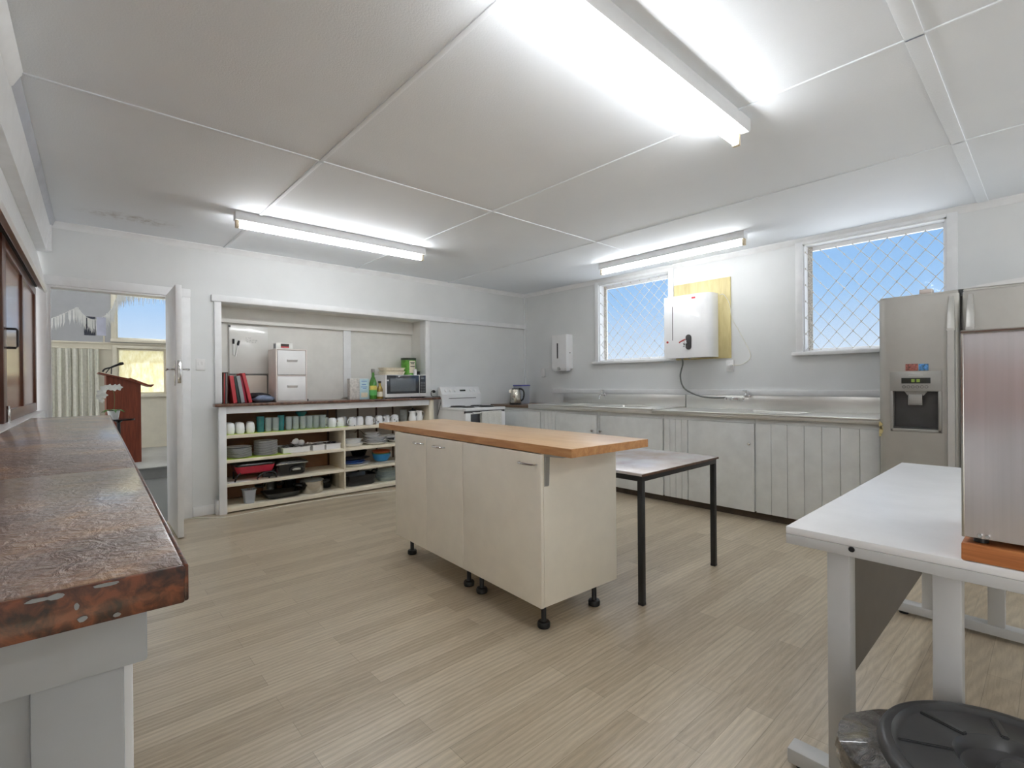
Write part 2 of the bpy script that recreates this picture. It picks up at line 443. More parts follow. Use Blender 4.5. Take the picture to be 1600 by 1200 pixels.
# unseen left side of the sky, brightened beyond its gradient to add fill
dt_ = wn.new('ShaderNodeVectorMath'); dt_.operation = 'DOT_PRODUCT'; wl.new(tc.outputs['Generated'], dt_.inputs[0]); dt_.inputs[1].default_value = (-.99, -.15, 0)
mr_ = wn.new('ShaderNodeMapRange'); mr_.interpolation_type = 'SMOOTHSTEP'; mr_.inputs[1].default_value = .05; mr_.inputs[2].default_value = .55; wl.new(dt_.outputs['Value'], mr_.inputs[0])
sky_mix = wn.new('ShaderNodeMix'); sky_mix.data_type = 'RGBA'; wl.new(mr_.outputs[0], sky_mix.inputs[0]); wl.new(rp.outputs['Color'], sky_mix.inputs[6]); sky_mix.inputs[7].default_value = (SKY_FILL, SKY_FILL*1.0, SKY_FILL*1.02, 1)
wl.new(sky_mix.outputs[2], bg.inputs['Color']); bg.inputs['Strength'].default_value = .63

# ------------------------------------------------------------------ kitchen shell
XR, YB, ZC, YF = 5.03, 5.28, 2.50, -2.6
TH = R(1.7)                       # the servery wall is a little out of square
LO = (-.277, 0.0)
def LW(u, v, z=0.0): return (LO[0] + u*math.cos(TH) + v*math.sin(TH), LO[1] - u*math.sin(TH) + v*math.cos(TH), z)
LROT = -TH
LLOC = (LO[0], LO[1], 0)

struct('floor', bx((-1.2, YF-.1, -.1), (XR+.1, YB, 0), 0), 'floor_planks', 'grey-brown timber-look vinyl plank floor of the kitchen', 'floor')
struct('ceiling', bx((-1.2, YF-.1, ZC), (XR+.1, YB+.1, ZC+.1), 0), 'ceiling_paint', 'white stippled sheet ceiling with a stain near the doorway', 'ceiling')
mb = holed(MB(), YB, .1, 'y', (-.95, XR+.1), (0, ZC), [(-.112, .665, 0, 2.0), (1.067, 3.297, 0, 1.985)])
struct('wall_back', mb, 'wall_paint', 'light grey painted back wall with doorway and shelf alcove', 'wall')
W1, W2 = (2.92, 3.905, 1.47, 2.435), (.56, 1.557, 1.47, 2.445)
mb = holed(MB(), XR, .14, 'x', (YF, YB+.1), (0, ZC), [(a_-.0135, b_+.0135, c_-.0135, d_+.0135) for a_, b_, c_, d_ in (W1, W2)])
struct('wall_right', mb, 'wall_paint', 'light grey painted wall with two meshed windows above the sinks', 'wall')
FILL_OPENINGS = [(3.5, 4.8, .95, 2.2)]  # window added out of view to let in fill daylight
mb = holed(MB(), YF-.1, .1, 'y', (-1.2, XR+.1), (0, ZC), FILL_OPENINGS)
struct('wall_front', mb, 'wall_paint', 'light grey wall behind the viewpoint', 'wall')
# alcove box behind the back wall
mb = MB().box((1.0, 5.60, 0), (3.37, 5.66, 2.2)).box((1.0, YB+.1, 0), (1.067, 5.6, 2.2)).box((3.297, YB+.1, 0), (3.37, 5.6, 2.2)).box((1.0, YB+.1, 1.985), (3.37, 5.6, 2.2))
mb.box((1.067, 5.555, 1.83), (3.297, 5.60, 1.985))
struct('wall_alcove', mb, 'alcove_paint', 'grey lining of the recess above the open shelves', 'wall')
struct('trim_1', bx((2.385, 5.578, 1.045), (2.475, 5.60, 1.83)), 'trim_paint', 'vertical white cover strip in the middle of the alcove', 'trim')
mb = MB().box((.985, 5.235, 1.985), (5.0, YB, 2.045), .004).box((1.01, 5.255, 1.035), (1.067, YB, 1.985), .003).box((3.297, 5.255, 1.035), (3.365, YB, 1.985), .003)
struct('trim_2', mb, 'trim_paint', 'white rail and side boards framing the alcove', 'trim')
struct('trim_3', bx((XR-.03, YB-.02, 0), (XR, YB, ZC-.03), .002), 'wall_paint', 'thin vertical strip in the far corner', 'trim')
# cornices
def cornice(name, a, b, inward, label):
    a, b = Vector(a), Vector(b); n = Vector(inward); mbx = MB(); rows = []
    for o, z in ((0, -.045), (.006, -.05), (.012, -.04), (.03, -.014), (.042, -.006), (.042, 0)):
        rows.append([a + n*o + Vector((0, 0, ZC+z)), b + n*o + Vector((0, 0, ZC+z))])
    rows.append([a + Vector((0, 0, ZC)), b + Vector((0, 0, ZC))]); rows.append(rows[0])
    mbx.sheet(rows); bmesh.ops.recalc_face_normals(mbx.bm, faces=mbx.bm.faces[:])
    struct(name, mbx, 'trim_paint', label, 'trim')
cornice('trim_4', (-.11, YB, 0), (XR, YB, 0), (0, -1, 0), 'white cornice along the back wall')
cornice('trim_5', (XR, YF, 0), (XR, YB, 0), (-1, 0, 0), 'white cornice above the windows')
# ceiling cover strips
n = 6
for nm, a, b, lab in (
    ('x', (-.2, 2.85), (XR-.04, 2.87), 'ceiling joint strip running across in front of the back wall light'),
    ('x', (-.2, .325), (XR-.04, .385), 'wide ceiling joint strip running across nearest the viewer'),
    ('y', (1.085, YF), (1.110, YB-.04), 'long ceiling joint strip nearest the servery wall'),
    ('y', (2.385, YF), (2.400, YB-.04), 'long ceiling joint strip in the middle of the room'),
    ('y', (3.63, YF), (3.642, YB-.04), 'long ceiling joint strip nearest the windows')):
    struct('trim_%d' % n, bx((a[0], a[1], ZC-.006), (b[0], b[1], ZC+.001), .002), 'ceiling_paint', lab, 'trim'); n += 1
# skirting piece beside the doorway
struct('baseboard_back', bx((.825, YB-.014, 0), (1.0, YB, .09), .003), 'trim_paint', 'short white skirting between doorway and shelves', 'baseboard')

# --- servery (left) wall, built in its own turned frame
def lbox(mb, u0, v0, z0, u1, v1, z1, bev=.0): return mb.box((u0, v0, z0), (u1, v1, z1), bev)
mb = MB(); lbox(mb, -.2, -.42, 0, -.02, 5.26, .96); lbox(mb, -.2, -2.6, 2.25, -.07, 5.26, ZC); lbox(mb, -.2, -.75, 0, -.02, -.42, .96); lbox(mb, -.2, -.75, .96, -.0, -.22, 2.25); lbox(mb, -.2, -2.6, 0, -.0, -1.95, 2.25)  # gap near the rear end is an added opening for fill light
struct('wall_left', mb, 'wall_paint', 'white painted servery wall with long hatch opening', 'wall', LLOC, LROT)
mb = MB().prism([(-.0, 1.945), (-.012, 1.93), (-.05, 1.96), (-.075, 2.26), (-.06, 2.26)], -.22, 5.255, 'y')
struct('trim_11', mb, 'trim_paint', 'sloping white fascia board over the servery hatch', 'trim', LLOC, LROT)
mb = MB().prism([(-.08, 2.25), (.0, 2.25), (.022, 2.445), (.022, ZC), (-.08, ZC)], -2.6, 5.255, 'y').box((-.0, 5.2, 2.25), (.03, 5.255, 2.46))
struct('trim_12', mb, 'trim_paint', 'boxed white beam under the ceiling along the servery wall', 'trim', LLOC, LROT)
mb = MB().prism([(.012, 2.445), (.036, 2.46), (.05, ZC-.002), (.012, ZC-.002)], 2.87, 5.24, 'y')
struct('trim_13', mb, 'white_gloss_strip', 'bare bluish strip where cornice is missing above the beam', 'trim', LLOC, LROT)
mb = MB().prism([(.012, 2.43), (.03, 2.44), (.052, 2.485), (.062, ZC-.001), (.012, ZC-.001)], -2.6, 2.87, 'y')
struct('trim_14', mb, 'trim_paint', 'white cornice over the near end of the servery wall', 'trim', LLOC, LROT)
struct('trim_20', MB().box((-.2, -.42, .961), (-.0185, 5.25, 1.018), .003), 'trim_paint', 'white sill under the sliding hatch doors', 'trim', LLOC, LROT)
struct('trim_15', MB().box((-.19, -.22, 1.96), (-.055, 5.2, 2.02)).box((-.088, -.22, 1.99), (-.078, 5.2, 2.24)), 'brown_gap', 'dark timber head track of the sliding hatch doors', 'trim', LLOC, LROT)

def slider(name, v0, v1, u, label, handle):
    t = thing(name, label, 'sliding door', LW(u, v0), LROT, 'sliding hatch doors')
    L = v1 - v0; z0, z1 = 1.022, 1.955; th = .034; sw = .085; sl = .125
    f = MB().box((-th, 0, z0), (0, sl, z1), .003).box((-th, L-sw, z0), (0, L, z1), .003).box((-th, sl, z0), (0, L-sw, z0+.06), .003).box((-th, sl, z1-.06), (0, L-sw, z1), .003)
    f.box((-th, L*.5-.03, z0+.06), (0, L*.5+.03, z1-.06), .003)
    f.build('frame', 'slider_frame_wood', t)
    for a, b in ((sl, L*.5-.03), (L*.5+.03, L-sw)):
        MB().box((-th+.008, a-.004, z0+.055), (-.011, b+.004, z1-.055)).build('panel', 'slider_wood', t)
    if handle is not None:
        h = MB().tube([(0, handle, 1.40), (.034, handle, 1.40), (.041, handle, 1.408), (.041, handle, 1.488), (.034, handle, 1.496), (0, handle, 1.496)], .006)
        h.build('handle', 'dark_grey', t)
        MB().box((0, .085, 1.024), (.012, .12, 1.09), .003).tube([(.006, .1025, 1.021), (.006, .1025, 1.105)], .006).build('bolt', 'chrome', t)
    return t
slider('sliding_door', 3.43, 5.22, -.062, 'brown varnished hatch door nearest the doorway with bow handle', .115)
slider('sliding_door', 1.62, 3.45, -.102, 'brown varnished hatch door, second from the doorway', None)
slider('sliding_door', -.2, 1.66, -.062, 'brown varnished hatch door beside the near end of the counter', None)

# --- servery counter
ct = thing('servery_counter', 'long counter top in mottled glossy brown laminate with chipped edge', 'counter', LLOC, LROT)
for a, b in ((.622, 1.424), (1.4265, 4.10)):
    MB().box((-.018, a, .975), (.346, b, 1.015), .004).build('slab', 'tortoise_laminate', ct)
MB().box((-.018, .616, .975), (.346, .624, 1.0135), .002).box((.343, .62, .975), (.35, 4.1, 1.0135), .002).build('edge_strip', 'tortoise_edge', ct)['label'] = 'red-brown mottled edge strip'
# chips in the laminate edge
rng = random.Random(3); mb = MB()
for (u, wd, zz, h) in ((.236, .013, 1.010, .003), (.248, .010, 1.010, .004), (.262, .003, .997, .005), (.266, .006, .984, .004), (.284, .016, 1.011, .003), (.291, .005, .980, .003)):
    pts = [(u + wd*(.5*math.cos(a)*(1+.4*rng.random())), zz + h*.5*math.sin(a)*(1+.5*rng.random())) for a in [2*math.pi*i/9 for i in range(9)]]
    mb.prism(pts, .6150, .6175, 'y')
mb.build('chip', 'grey_card', ct)['label'] = 'pale chips in the front edge'
cb = thing('servery_cupboard', 'grey-white painted cupboard under the mottled brown counter', 'cupboard', LLOC, LROT)
MB().box((-.018, .70, 0), (.292, 4.05, .972)).build('carcass', 'end_panel_grey', cb)
MB().box((-.018, .676, .90), (.318, .70, .973), .003).build('top_rail', 'end_panel_grey', cb)
MB().box((.225, .682, 0), (.298, .70, .90), .003).build('corner_stile', 'end_panel_grey', cb)
for i in range(4):
    a = .74 + i*.82
    MB().box((.292, a, .12), (.308, a+.79, .94), .003).build('cupboard_door', 'trim_paint', cb)

# ------------------------------------------------------------------ doorway and the door leaf
mb = MB().box((-.2, YB-.018, 2.0), (.825, YB, 2.075), .004).box((.665, YB-.018, 0), (.822, YB, 2.0), .004).box((-.2, YB-.018, 0), (-.125, YB, 2.0), .004)
mb.box((-.126, YB-.006, 0), (-.104, YB+.11, 2.0)).box((.655, YB+.02, 0), (.672, YB+.112, 2.0)).box((-.125, YB-.004, 1.985), (.668, YB+.11, 2.005))
struct('trim_16', mb, 'trim_paint', 'white architrave around the hall doorway', 'trim')
dl = thing('door_1', 'white panel door standing open in the hall doorway', 'door', (.675, 5.255, 0), R(-1.2)); dl['kind'] = 'structure'
MB().box((-.041, -.655, .008), (0, 0, 1.992), .002).build('door_leaf', 'trim_paint', dl)
for s in (-1, 1):
    x = -.041 if s < 0 else 0
    MB().box((x, -.62, 1.20), (x + s*.005, -.58, 1.40), .002).tube([(x, -.60, 1.33), (x + s*.045, -.60, 1.33), (x + s*.05, -.60, 1.33), (x + s*.052, -.52, 1.325)], .008).build('door_handle', 'chrome', dl)
MB().box((-.033, -.6565, 1.22), (-.008, -.654, 1.40), .001).tube([(-.02, -.654, 1.33), (-.02, -.668, 1.33)], .006).build('latch_plate', 'chrome', dl)

# ------------------------------------------------------------------ windows with security mesh
def window(name, W, label, grid):
    y0, y1, z0, z1 = W
    t = thing(name, label, 'window', (XR, (y0+y1)/2, z0)); t['kind'] = 'structure'
    h = (y1-y0)/2; H = z1-z0
    c = MB().box((-.018, -h-.062, -.03), (0, -h, H+.035), .003).box((-.018, h, -.03), (0, h+.062, H+.035), .003).box((-.018, -h, H), (0, h, H+.035), .003)
    c.build('casing', 'trim_paint', t)
    MB().box((-.045, -h-.09, -.045), (.1, h+.09, -.012), .004).build('sill', 'trim_paint', t)
    rv = MB().box((.0, -h, -.012), (.10, -h+.012, H)).box((.0, h-.012, -.012), (.10, h, H)).box((.0, -h, H-.012), (.10, h, H)).box((.0, -h, -.012), (.10, h, 0.0))
    rv.build('reveal', 'trim_paint', t)
    MB().box((.09, h-.05, .0), (.0955, h-.0125, H-.013)).build('flaking_paint', 'rust_paint', t)
    s = .032
    f = MB().box((.10, -h, -.01), (.135, -h+s, H), .002).box((.10, h-s, -.01), (.135, h, H), .002).box((.10, -h+s, H-.05), (.135, h-s, H), .002).box((.10, -h+s, -.01), (.135, h-s, .02), .002)
    f.build('sash', 'trim_paint', t)
    MB().box((.116, -h+s, .02), (.12, h-s, H-.05)).build('glass', 'pane_glass', t)
    m = MB(); dy, dz = grid; r = .0026
    nz = int(H/dz)+2; ny = int(2*h/dy)+2
    for i in range(-nz, ny+1):                       # two families of kinked wires make diamonds
        for sg in (1, -1):
            pts = []
            j = 0
            while j*dz/2 <= H - .004:
                y = -h + .006 + (i*dy + j*dy/2 if sg > 0 else i*dy - j*dy/2)
                z = .004 + j*dz/2
                if -h+.004 <= y <= h-.004: pts.append((.012 + (.004 if (j+i) % 2 else -.002)*sg, y, z))
                elif len(pts) >= 2: break
                j += 1
            if len(pts) >= 2: m.tube(pts, r, 5)
    # twisted crossing knots
    j = 0
    while j*dz/2 <= H - .004:
        i = -nz
        while i <= ny:
            y = -h + .006 + i*dy + (dy/2 if j % 2 else 0)
            if -h+.01 < y < h-.01:
                z = .004 + j*dz/2
                m.box((.008, y-.0045, z-.009), (.017, y+.0045, z+.009), .002, 1)
            i += 1
        j += 1
    m.build('security_mesh', 'mesh_wire', t)
    return t
window('window_1', W1, 'meshed window beside the water heater', (.128, .132))
window('window_2', W2, 'larger meshed window above the fridge end of the bench', (.122, .150))

# ------------------------------------------------------------------ fluorescent lights
def tube_light(label, loc, rotz, L, side=0.0, glow='tube_glow'):
    t = thing('fluorescent_light', label, 'ceiling light', loc, rotz, 'fluorescent batten lights')
    MB().prism([(-.034, -.062), (.034, -.062), (.04, -.05), (.04, 0), (-.04, 0), (-.04, -.05)], -L/2, L/2, 'x').build('batten', 'batten_white', t)
    for s in (-1, 1):
        MB().box((s*(L/2-.016)-.012, side-.018, -.118), (s*(L/2-.016)+.012, side+.018, -.055), .004).build('lamp_holder', 'socket_tan', t)
    MB().lathe([(0, 0), (.019, 0), (.019, L-.06), (0, L-.06)], (0, 0, 0), 16, Matrix.Translation((-L/2+.03, side, -.096)) @ Matrix.Rotation(R(90), 4, 'Y')).build('fluorescent_tube', glow, t)
    return t
tube_light('lit fluorescent batten light over the shelves by the back wall', (1.74, 4.105, ZC), R(-1), 1.62)
tube_light('lit fluorescent batten light beside the smaller window', (4.385, 2.59, ZC), R(90), 1.57, 0.0, 'tube_glow_dim')
tube_light('large lit fluorescent batten light nearest overhead', (1.725, 1.052, ZC), 0, 1.60, .024)
tube_light('added fluorescent batten light, unseen behind the viewpoint, for fill', (3.2, -1.5, ZC), 0, 1.60)  # extra fixture placed out of view to fill the room from behind

# ------------------------------------------------------------------ kitchen island
A = R(2.8)
isl = thing('kitchen_island', 'cream laminate island cabinet on black adjustable feet with wooden top', 'kitchen island', (1.632, 1.615, 0), -A)
zb, zt = .140, .864
MB().box((.019, 0, zb), (.548, .018, zt), .001).box((.019, 1.502, zb), (.548, 1.52, zt), .001).box((.019, .018, zb), (.548, 1.502, zb+.018)).box((.53, .018, zb+.018), (.548, 1.502, zt)).box((.03, .655, zb+.018), (.53, .673, zt)).build('carcass', 'cream_laminate', isl)
for a, b, hy in ((.001, .659, (.025, .15)), (.662, 1.082, (.85, .975)), (1.085, 1.519, (1.105, 1.225))):
    d = MB().box((0, a, zb-.002), (.0175, b, zt-.004), .0015).build('door', 'cream_laminate', isl)
    c0, c1 = hy; zz = .812
    MB().tube([(0, c0, zz), (-.018, c0+.004, zz), (-.026, c0+.02, zz), (-.030, (c0+c1)/2, zz), (-.026, c1-.02, zz), (-.018, c1-.004, zz), (0, c1, zz)], [.0045, .0045, .005, .006, .005, .0045, .0045]).build('handle', 'chrome', d)
MB().box((.017, -.182, zt), (.577, 1.82, .905), .003).build('worktop', 'butcher_block', isl)
MB().box((.0155, -.1835, zt+.001), (.0172, 1.8215, .9035)).box((.0155, -.1835, zt+.001), (.5785, -.1815, .9035)).box((.5768, -.1835, zt+.001), (.5785, 1.8215, .9035)).build('worktop_edge', 'block_edge', isl)['label'] = 'orange-brown timber edge of the worktop'
MB().prism([(-.0, zt), (-.13, zt), (-.125, zt-.006), (-.012, zt-.012), (-.006, zt-.15), (0, zt-.155)], .022, .048, 'x').build('bracket', 'fridge_panel', isl)['label'] = 'grey steel angle bracket'
for x in (.085, .455):
    for y in (.08, .60, .73, 1.44):
        MB().lathe([(0, 0), (.030, 0), (.032, .006), (.032, .022), (.028, .028), (.015, .03), (.013, .034), (.013, zb), (0, zb)], (x, y, 0), 20).box((x-.028, y-.028, zb-.012), (x+.028, y+.028, zb), .002).build('foot', 'black_plastic', isl)

# ------------------------------------------------------------------ small dark-legged table
st = thing('small_table', 'small table with worn laminate top and black steel legs behind the island', 'table', (2.25, 1.47, 0))
tw, td = .875, .60
MB().box((0, 0, .694), (tw, td, .71), .004).build('tabletop', 'worn_laminate', st)
MB().box((-.001, -.001, .6935), (tw+.001, .004, .706), .001).box((tw-.004, 0, .6935), (tw+.001, td, .706), .001).build('edge_band', 'dark_wood', st)
fr = MB()
for a, b in (((.01, .01), (tw-.01, .036)), ((.01, td-.036), (tw-.01, td-.01)), ((.01, .036), (.036, td-.036)), ((tw-.036, .036), (tw-.01, td-.036))):
    fr.box((a[0], a[1], .664), (b[0], b[1], .6935), .002)
fr.build('frame', 'black_steel', st)
for x in (.01, tw-.040):
    for y in (.01, td-.040):
        lg = MB().box((x, y, .012), (x+.03, y+.03, .665), .002).build('leg', 'black_steel', st)
        MB().box((x-.001, y-.001, 0), (x+.031, y+.031, .014), .002).build('foot_cap', 'black_plastic', lg)

# ------------------------------------------------------------------ white workbench on steel end frames
wt = thing('workbench', 'white bench with steel end frames under the stainless cabinet', 'workbench', (1.62, 0, 0))
ztp = .755
MB().box((0, -.20, ztp-.022), (1.68, .555, ztp), .003).build('benchtop', 'white_powdercoat', wt)
MB().box((0, -.20, ztp-.052), (.03, .555, ztp-.022), .003).box((1.65, -.20, ztp-.052), (1.68, .555, ztp-.022), .003).box((.03, .525, ztp-.05), (1.65, .555, ztp-.022), .002).box((.03, -.20, ztp-.05), (1.65, -.17, ztp-.022), .002).build('rim', 'shaded_powdercoat', wt)
MB().lathe([(0, 0), (.008, 0), (.007, .003), (0, .003)], (0, 0, 0), 14, Matrix.Translation((0, .385, ztp-.030)) @ Matrix.Rotation(R(-90), 4, 'Y')).build('plug_cap', 'black_plastic', wt)
for x in (.03, 1.53):
    for y in (.397, .160, -.09):
        MB().box((x, y, .045), (x+.057, y+.057, ztp-.04), .003).build('leg', 'shaded_powdercoat', wt)
    MB().box((x-.004, -.18, .015), (x+.061, .565, .06), .004).build('foot_rail', 'shaded_powdercoat', wt)
    for y in (.53, -.15):
        MB().cyl((x+.028, y, 0), .02, .016).build('glide', 'black_plastic', wt)
MB().box((.09, .452, .225), (1.60, .466, ztp-.03), .002).build('modesty_panel', 'desk_panel', wt)['label'] = 'dark grey hanging panel'

# stainless cabinet on its timber board
bd = tag(bx((1.622, -.40, ztp+.001), (2.10, .158, .798), .003).build('timber_board', 'board_wood'), 'orange-brown timber board under the stainless cabinet', 'board')
sb = thing('stainless_cabinet', 'brushed stainless cabinet with reflective front on the timber board', 'cabinet', (1.63, 0, .799))
MB().box((.0, -.40, .013), (.44, .155, .515), .004).build('body', 'brushed_box', sb)
MB().box((-.003, -.40, .510), (.44, .1575, .519), .001).box((-.002, .152, .013), (.44, .1575, .515), .001).build('edge_flange', 'steel', sb)
for x in (.03, .40):
    for y in (.125, -.37): MB().cyl((x, y, 0), .014, .0135).build('foot', 'black_plastic', sb)
MB().cyl((0, 0, 0), .004, .004, 10, mtx=Matrix.Translation((0, .125, .021)) @ Matrix.Rotation(R(-90), 4, 'Y')).cyl((0, 0, 0), .004, .004, 10, mtx=Matrix.Translation((0, .112, .021)) @ Matrix.Rotation(R(-90), 4, 'Y')).build('screw', 'chrome', sb)

# ------------------------------------------------------------------ rubbish bin
bn = thing('rubbish_bin', 'black round plastic rubbish bin with lid under the white bench', 'bin', (1.395, .052, 0))
rb = .228
MB().lathe([(0, 0), (.17, 0), (.178, .01), (.215, .385), (.222, .39), (.222, .40), (.205, .40), (.2, .38), (.165, .02), (0, .02)], (0, 0, 0), 48).build('body', 'bin_plastic', bn)
prof = [(0, .385), (.07, .385), (.084, .392), (.094, .418), (.100, .423), (.19, .410), (.196, .413), (.202, .420), (.214, .421), (.222, .417), (rb, .405), (rb, .385), (rb-.004, .385), (rb-.005, .402), (.2, .406), (.1, .41), (.06, .38), (0, .38)]
ld = MB().lathe(prof, (0, 0, 0), 64).build('lid', 'bin_plastic', bn)
for k in range(8):
    mt = Matrix.Rotation(2*math.pi*k/8 + .25, 4, 'Z')
    MB().prism([(.098, .418), (.190, .4065), (.192, .4145), (.098, .4285)], -.007, .007, 'y', mt, .002).build('rib', 'bin_plastic', ld)
MB().lathe([(0, .385), (.034, .385), (.036, .395), (.033, .412), (.026, .418), (0, .419)], (0, 0, 0), 28, sx=1.5).build('lid_knob', 'bin_plastic', ld)
rows = []; rng = random.Random(5)
NA, NZ = 90, 16
ns = [[rng.uniform(-1, 1) for _ in range(NA)] for _ in range(NZ+1)]
for j in range(NZ+1):
    row = []
    zz = .398 - .17*j/NZ
    for i in range(NA+1):
        a = 2*math.pi*i/NA
        f = math.sin(a*13+j*.5)*.5 + math.sin(a*29-j*.8)*.3 + .5*ns[j][i % NA]
        bulge = .011*math.sin(math.pi*min(1, j/NZ*1.2))
        rad = .226 - .034*j/NZ + bulge + .006*f*min(1, j/3)
        if abs((a - R(100) + math.pi) % (2*math.pi) - math.pi) < .8: rad += .078*math.cos((a-R(100))/.8*math.pi/2)*min(1, j/2)
        hem = (.02*math.sin(a*7)+.012*math.sin(a*17)) * j/NZ
        row.append((rad*math.cos(a), rad*math.sin(a), zz + hem))
    rows.append(row)
MB().sheet(rows, .0015).build('bin_liner', 'bin_liner', bn)['label'] = 'crumpled dark shiny bin liner folded over the rim'

# ------------------------------------------------------------------ fridge
fd = thing('fridge', 'grey double-door fridge with water dispenser at the end of the sink bench', 'fridge', (4.2, 0, 0))
MB().box((.085, -.075, .03), (.80, .825, 1.735), .006).box((.11, -.06, 0), (.78, .81, .035)).build('body', 'fridge_panel', fd)
def fdoor(y0, y1, hole=None):
    m = MB(); prof = []
    N = 10
    for i in range(N+1):
        tt = i/N; y = y0 + (y1-y0)*tt
        prof.append((-.012*math.sin(math.pi*tt) + (.012 if i in (0, N) else 0), y))
    return prof, m
# left door (dispenser): frame of four blocks round the recess
ld0, ld1, hy0, hy1, hz0, hz1 = .410, .832, .497, .768, .845, 1.250
m = MB()
m.prism([(.08, ld0), (.014, ld0), (.004, ld0+.012), (.0, ld0+.06), (.0, hy0), (.08, hy0)], hz0, hz1, 'z')
m.prism([(.08, hy1), (0, hy1), (.0, ld1-.05), (.006, ld1-.02), (.022, ld1-.004), (.08, ld1)], hz0, hz1, 'z')
for z0, z1 in ((.06, hz0), (hz1, 1.748)):
    m.prism([(.08, ld0), (.014, ld0), (.004, ld0+.012), (.0, ld0+.06), (.0, ld1-.05), (.006, ld1-.02), (.022, ld1-.004), (.08, ld1)], z0, z1, 'z')
m.box((.055, hy0-.01, hz0-.01), (.08, hy1+.01, hz1+.01))
m.prism([(.004, ld0+.004), (.0, ld0+.03), (.03, ld1-.004), (.08, ld1-.004), (.08, ld0+.004)], 1.748, 1.765, 'z', bev=.004)
dr = m.build('door', 'fridge_steel', fd)
m = MB().box((-.006, hy0, 1.118), (.05, hy1, hz1), .003).box((-.006, hy0-.001, hz0), (.05, hy0+.018, 1.12), .003).box((-.006, hy1-.018, hz0), (.05, hy1+.001, 1.12), .003).box((-.006, hy0, hz0), (.05, hy1, .866), .004)
dp = m.build('dispenser', 'fridge_panel', dr)
MB().box((.047, hy0+.017, .864), (.054, hy1-.017, 1.12)).build('recess', 'fridge_recess', dp)
MB().box((.0, hy0+.018, .864), (.05, hy1-.018, .874), .002).build('drip_tray', 'fridge_recess', dp)
MB().box((-.0075, .552, 1.170), (-.004, .704, 1.208), .001).build('display', 'display_black', dp)
MB().box((-.0085, .633, 1.179), (-.007, .651, 1.200)).box((-.0085, .606, 1.179), (-.007, .624, 1.200)).build('display_segment', 'lcd_green', dp)
m = MB()
for i in range(6): m.lathe([(.0095, 0), (.0095, .002), (.0075, .002), (.0075, 0)], (0, 0, 0), 12, Matrix.Translation((-.0055, .690-i*.0235, 1.148)) @ Matrix.Rotation(R(-90), 4, 'Y'))
m.build('button', 'fridge_recess', dp)
MB().box((-.0068, .59, 1.222), (-.0055, .665, 1.228)).build('badge', 'fridge_handle', dp)
m = MB().prism([(hy0+.075, 1.12), (hy1-.075, 1.12), (hy1-.095, 1.09), (hy0+.095, 1.09)], .012, .045, 'x').box((.008, .598, 1.03), (.02, .668, 1.095), .003)
m.build('paddle', 'fridge_panel', dp)
MB().tube([(.005, .598, 1.10), (.005, .598, 1.028), (.005, .668, 1.028), (.005, .668, 1.10)], .003).build('paddle_frame', 'chrome', dp)
# right door
m = MB()
m.prism([(.08, -.072), (.022, -.070), (.006, -.05), (0, -.02), (0, .335), (.004, .385), (.014, .396), (.08, .396)], .06, 1.748, 'z')
m.prism([(.08, -.07), (.03, -.068), (.0, .37), (.004, .392), (.08, .392)], 1.748, 1.765, 'z', bev=.004)
m.build('door', 'fridge_steel', fd)
for y in (.447, .357):
    h = MB()
    h.prism([(-.046, y-.016), (-.040, y-.020), (.002, y-.018), (.002, y+.018), (-.040, y+.020), (-.046, y+.016)], .30, 1.510, 'z')
    h.prism([(-.050, y-.020), (-.042, y-.023), (.002, y-.021), (.002, y+.021), (-.042, y+.023), (-.050, y+.020)], 1.505, 1.520, 'z')
    h.build('handle', 'fridge_handle', fd)
    h = MB(); rows = []
    for z, o, wd in ((1.52, -.048, .019), (1.60, -.040, .017), (1.68, -.022, .014), (1.73, -.004, .012)):
        rows.append([(.004, y-wd, z), (o, y-wd, z), (o-.004, y, z), (o, y+wd, z), (.004, y+wd, z)])
    h.sheet(rows, .004).build('handle_end', 'fridge_handle', fd)
# tape mark, magnets and things on top
tag(bx((4.2-.0055, .562, 1.256), (4.2-.0005, .612, 1.300), .001).build('fridge_magnet', 'magnet_sky'), 'blue picture magnet on the fridge door above the dispenser', 'magnet', 'picture magnets on the fridge')
m = tag(bx((4.2-.0055, .616, 1.256), (4.2-.0005, .682, 1.302), .001).build('fridge_magnet', 'magnet_food'), 'brownish picture magnet on the fridge door above the dispenser', 'magnet', 'picture magnets on the fridge')
rng = random.Random(21); m = MB()
for (yc, zc, r1, r2) in ((.824, .885, .014, .022), (.822, .845, .012, .03), (.818, .862, .010, .014), (.826, .81, .009, .012)):
    pl_ = [(yc + r1*math.cos(a_)*rng.uniform(.5, 1.2), zc + r2*math.sin(a_)*rng.uniform(.6, 1.2)) for a_ in [2*math.pi*i/14 for i in range(14)]]
    m.prism([(min(y_, .8305), z_) for y_, z_ in pl_], -.0006, .012, 'x')
m.build('worn_patch', 'plywood_yellow', dr, (0, 0, 0))['label'] = 'tan worn patch on the door edge'
tag(bx((4.22, .545, 1.767), (4.30, .610, 1.795), .003).build('small_box', 'pinkish_white'), 'tiny pinkish box lying on top of the fridge', 'box')
pts = [(.462, 1.768), (.40, 1.773), (.30, 1.785), (.18, 1.796), (.05, 1.802), (-.07, 1.80), (-.07, 1.767), (.30, 1.767)]
tag(MB().prism(pts, .0, .52, 'x', None, .003).build('folded_sheet', 'white_plastic', None, (4.212, 0, 0)), 'thin white folded sheet lying along the fridge top', 'sheet')

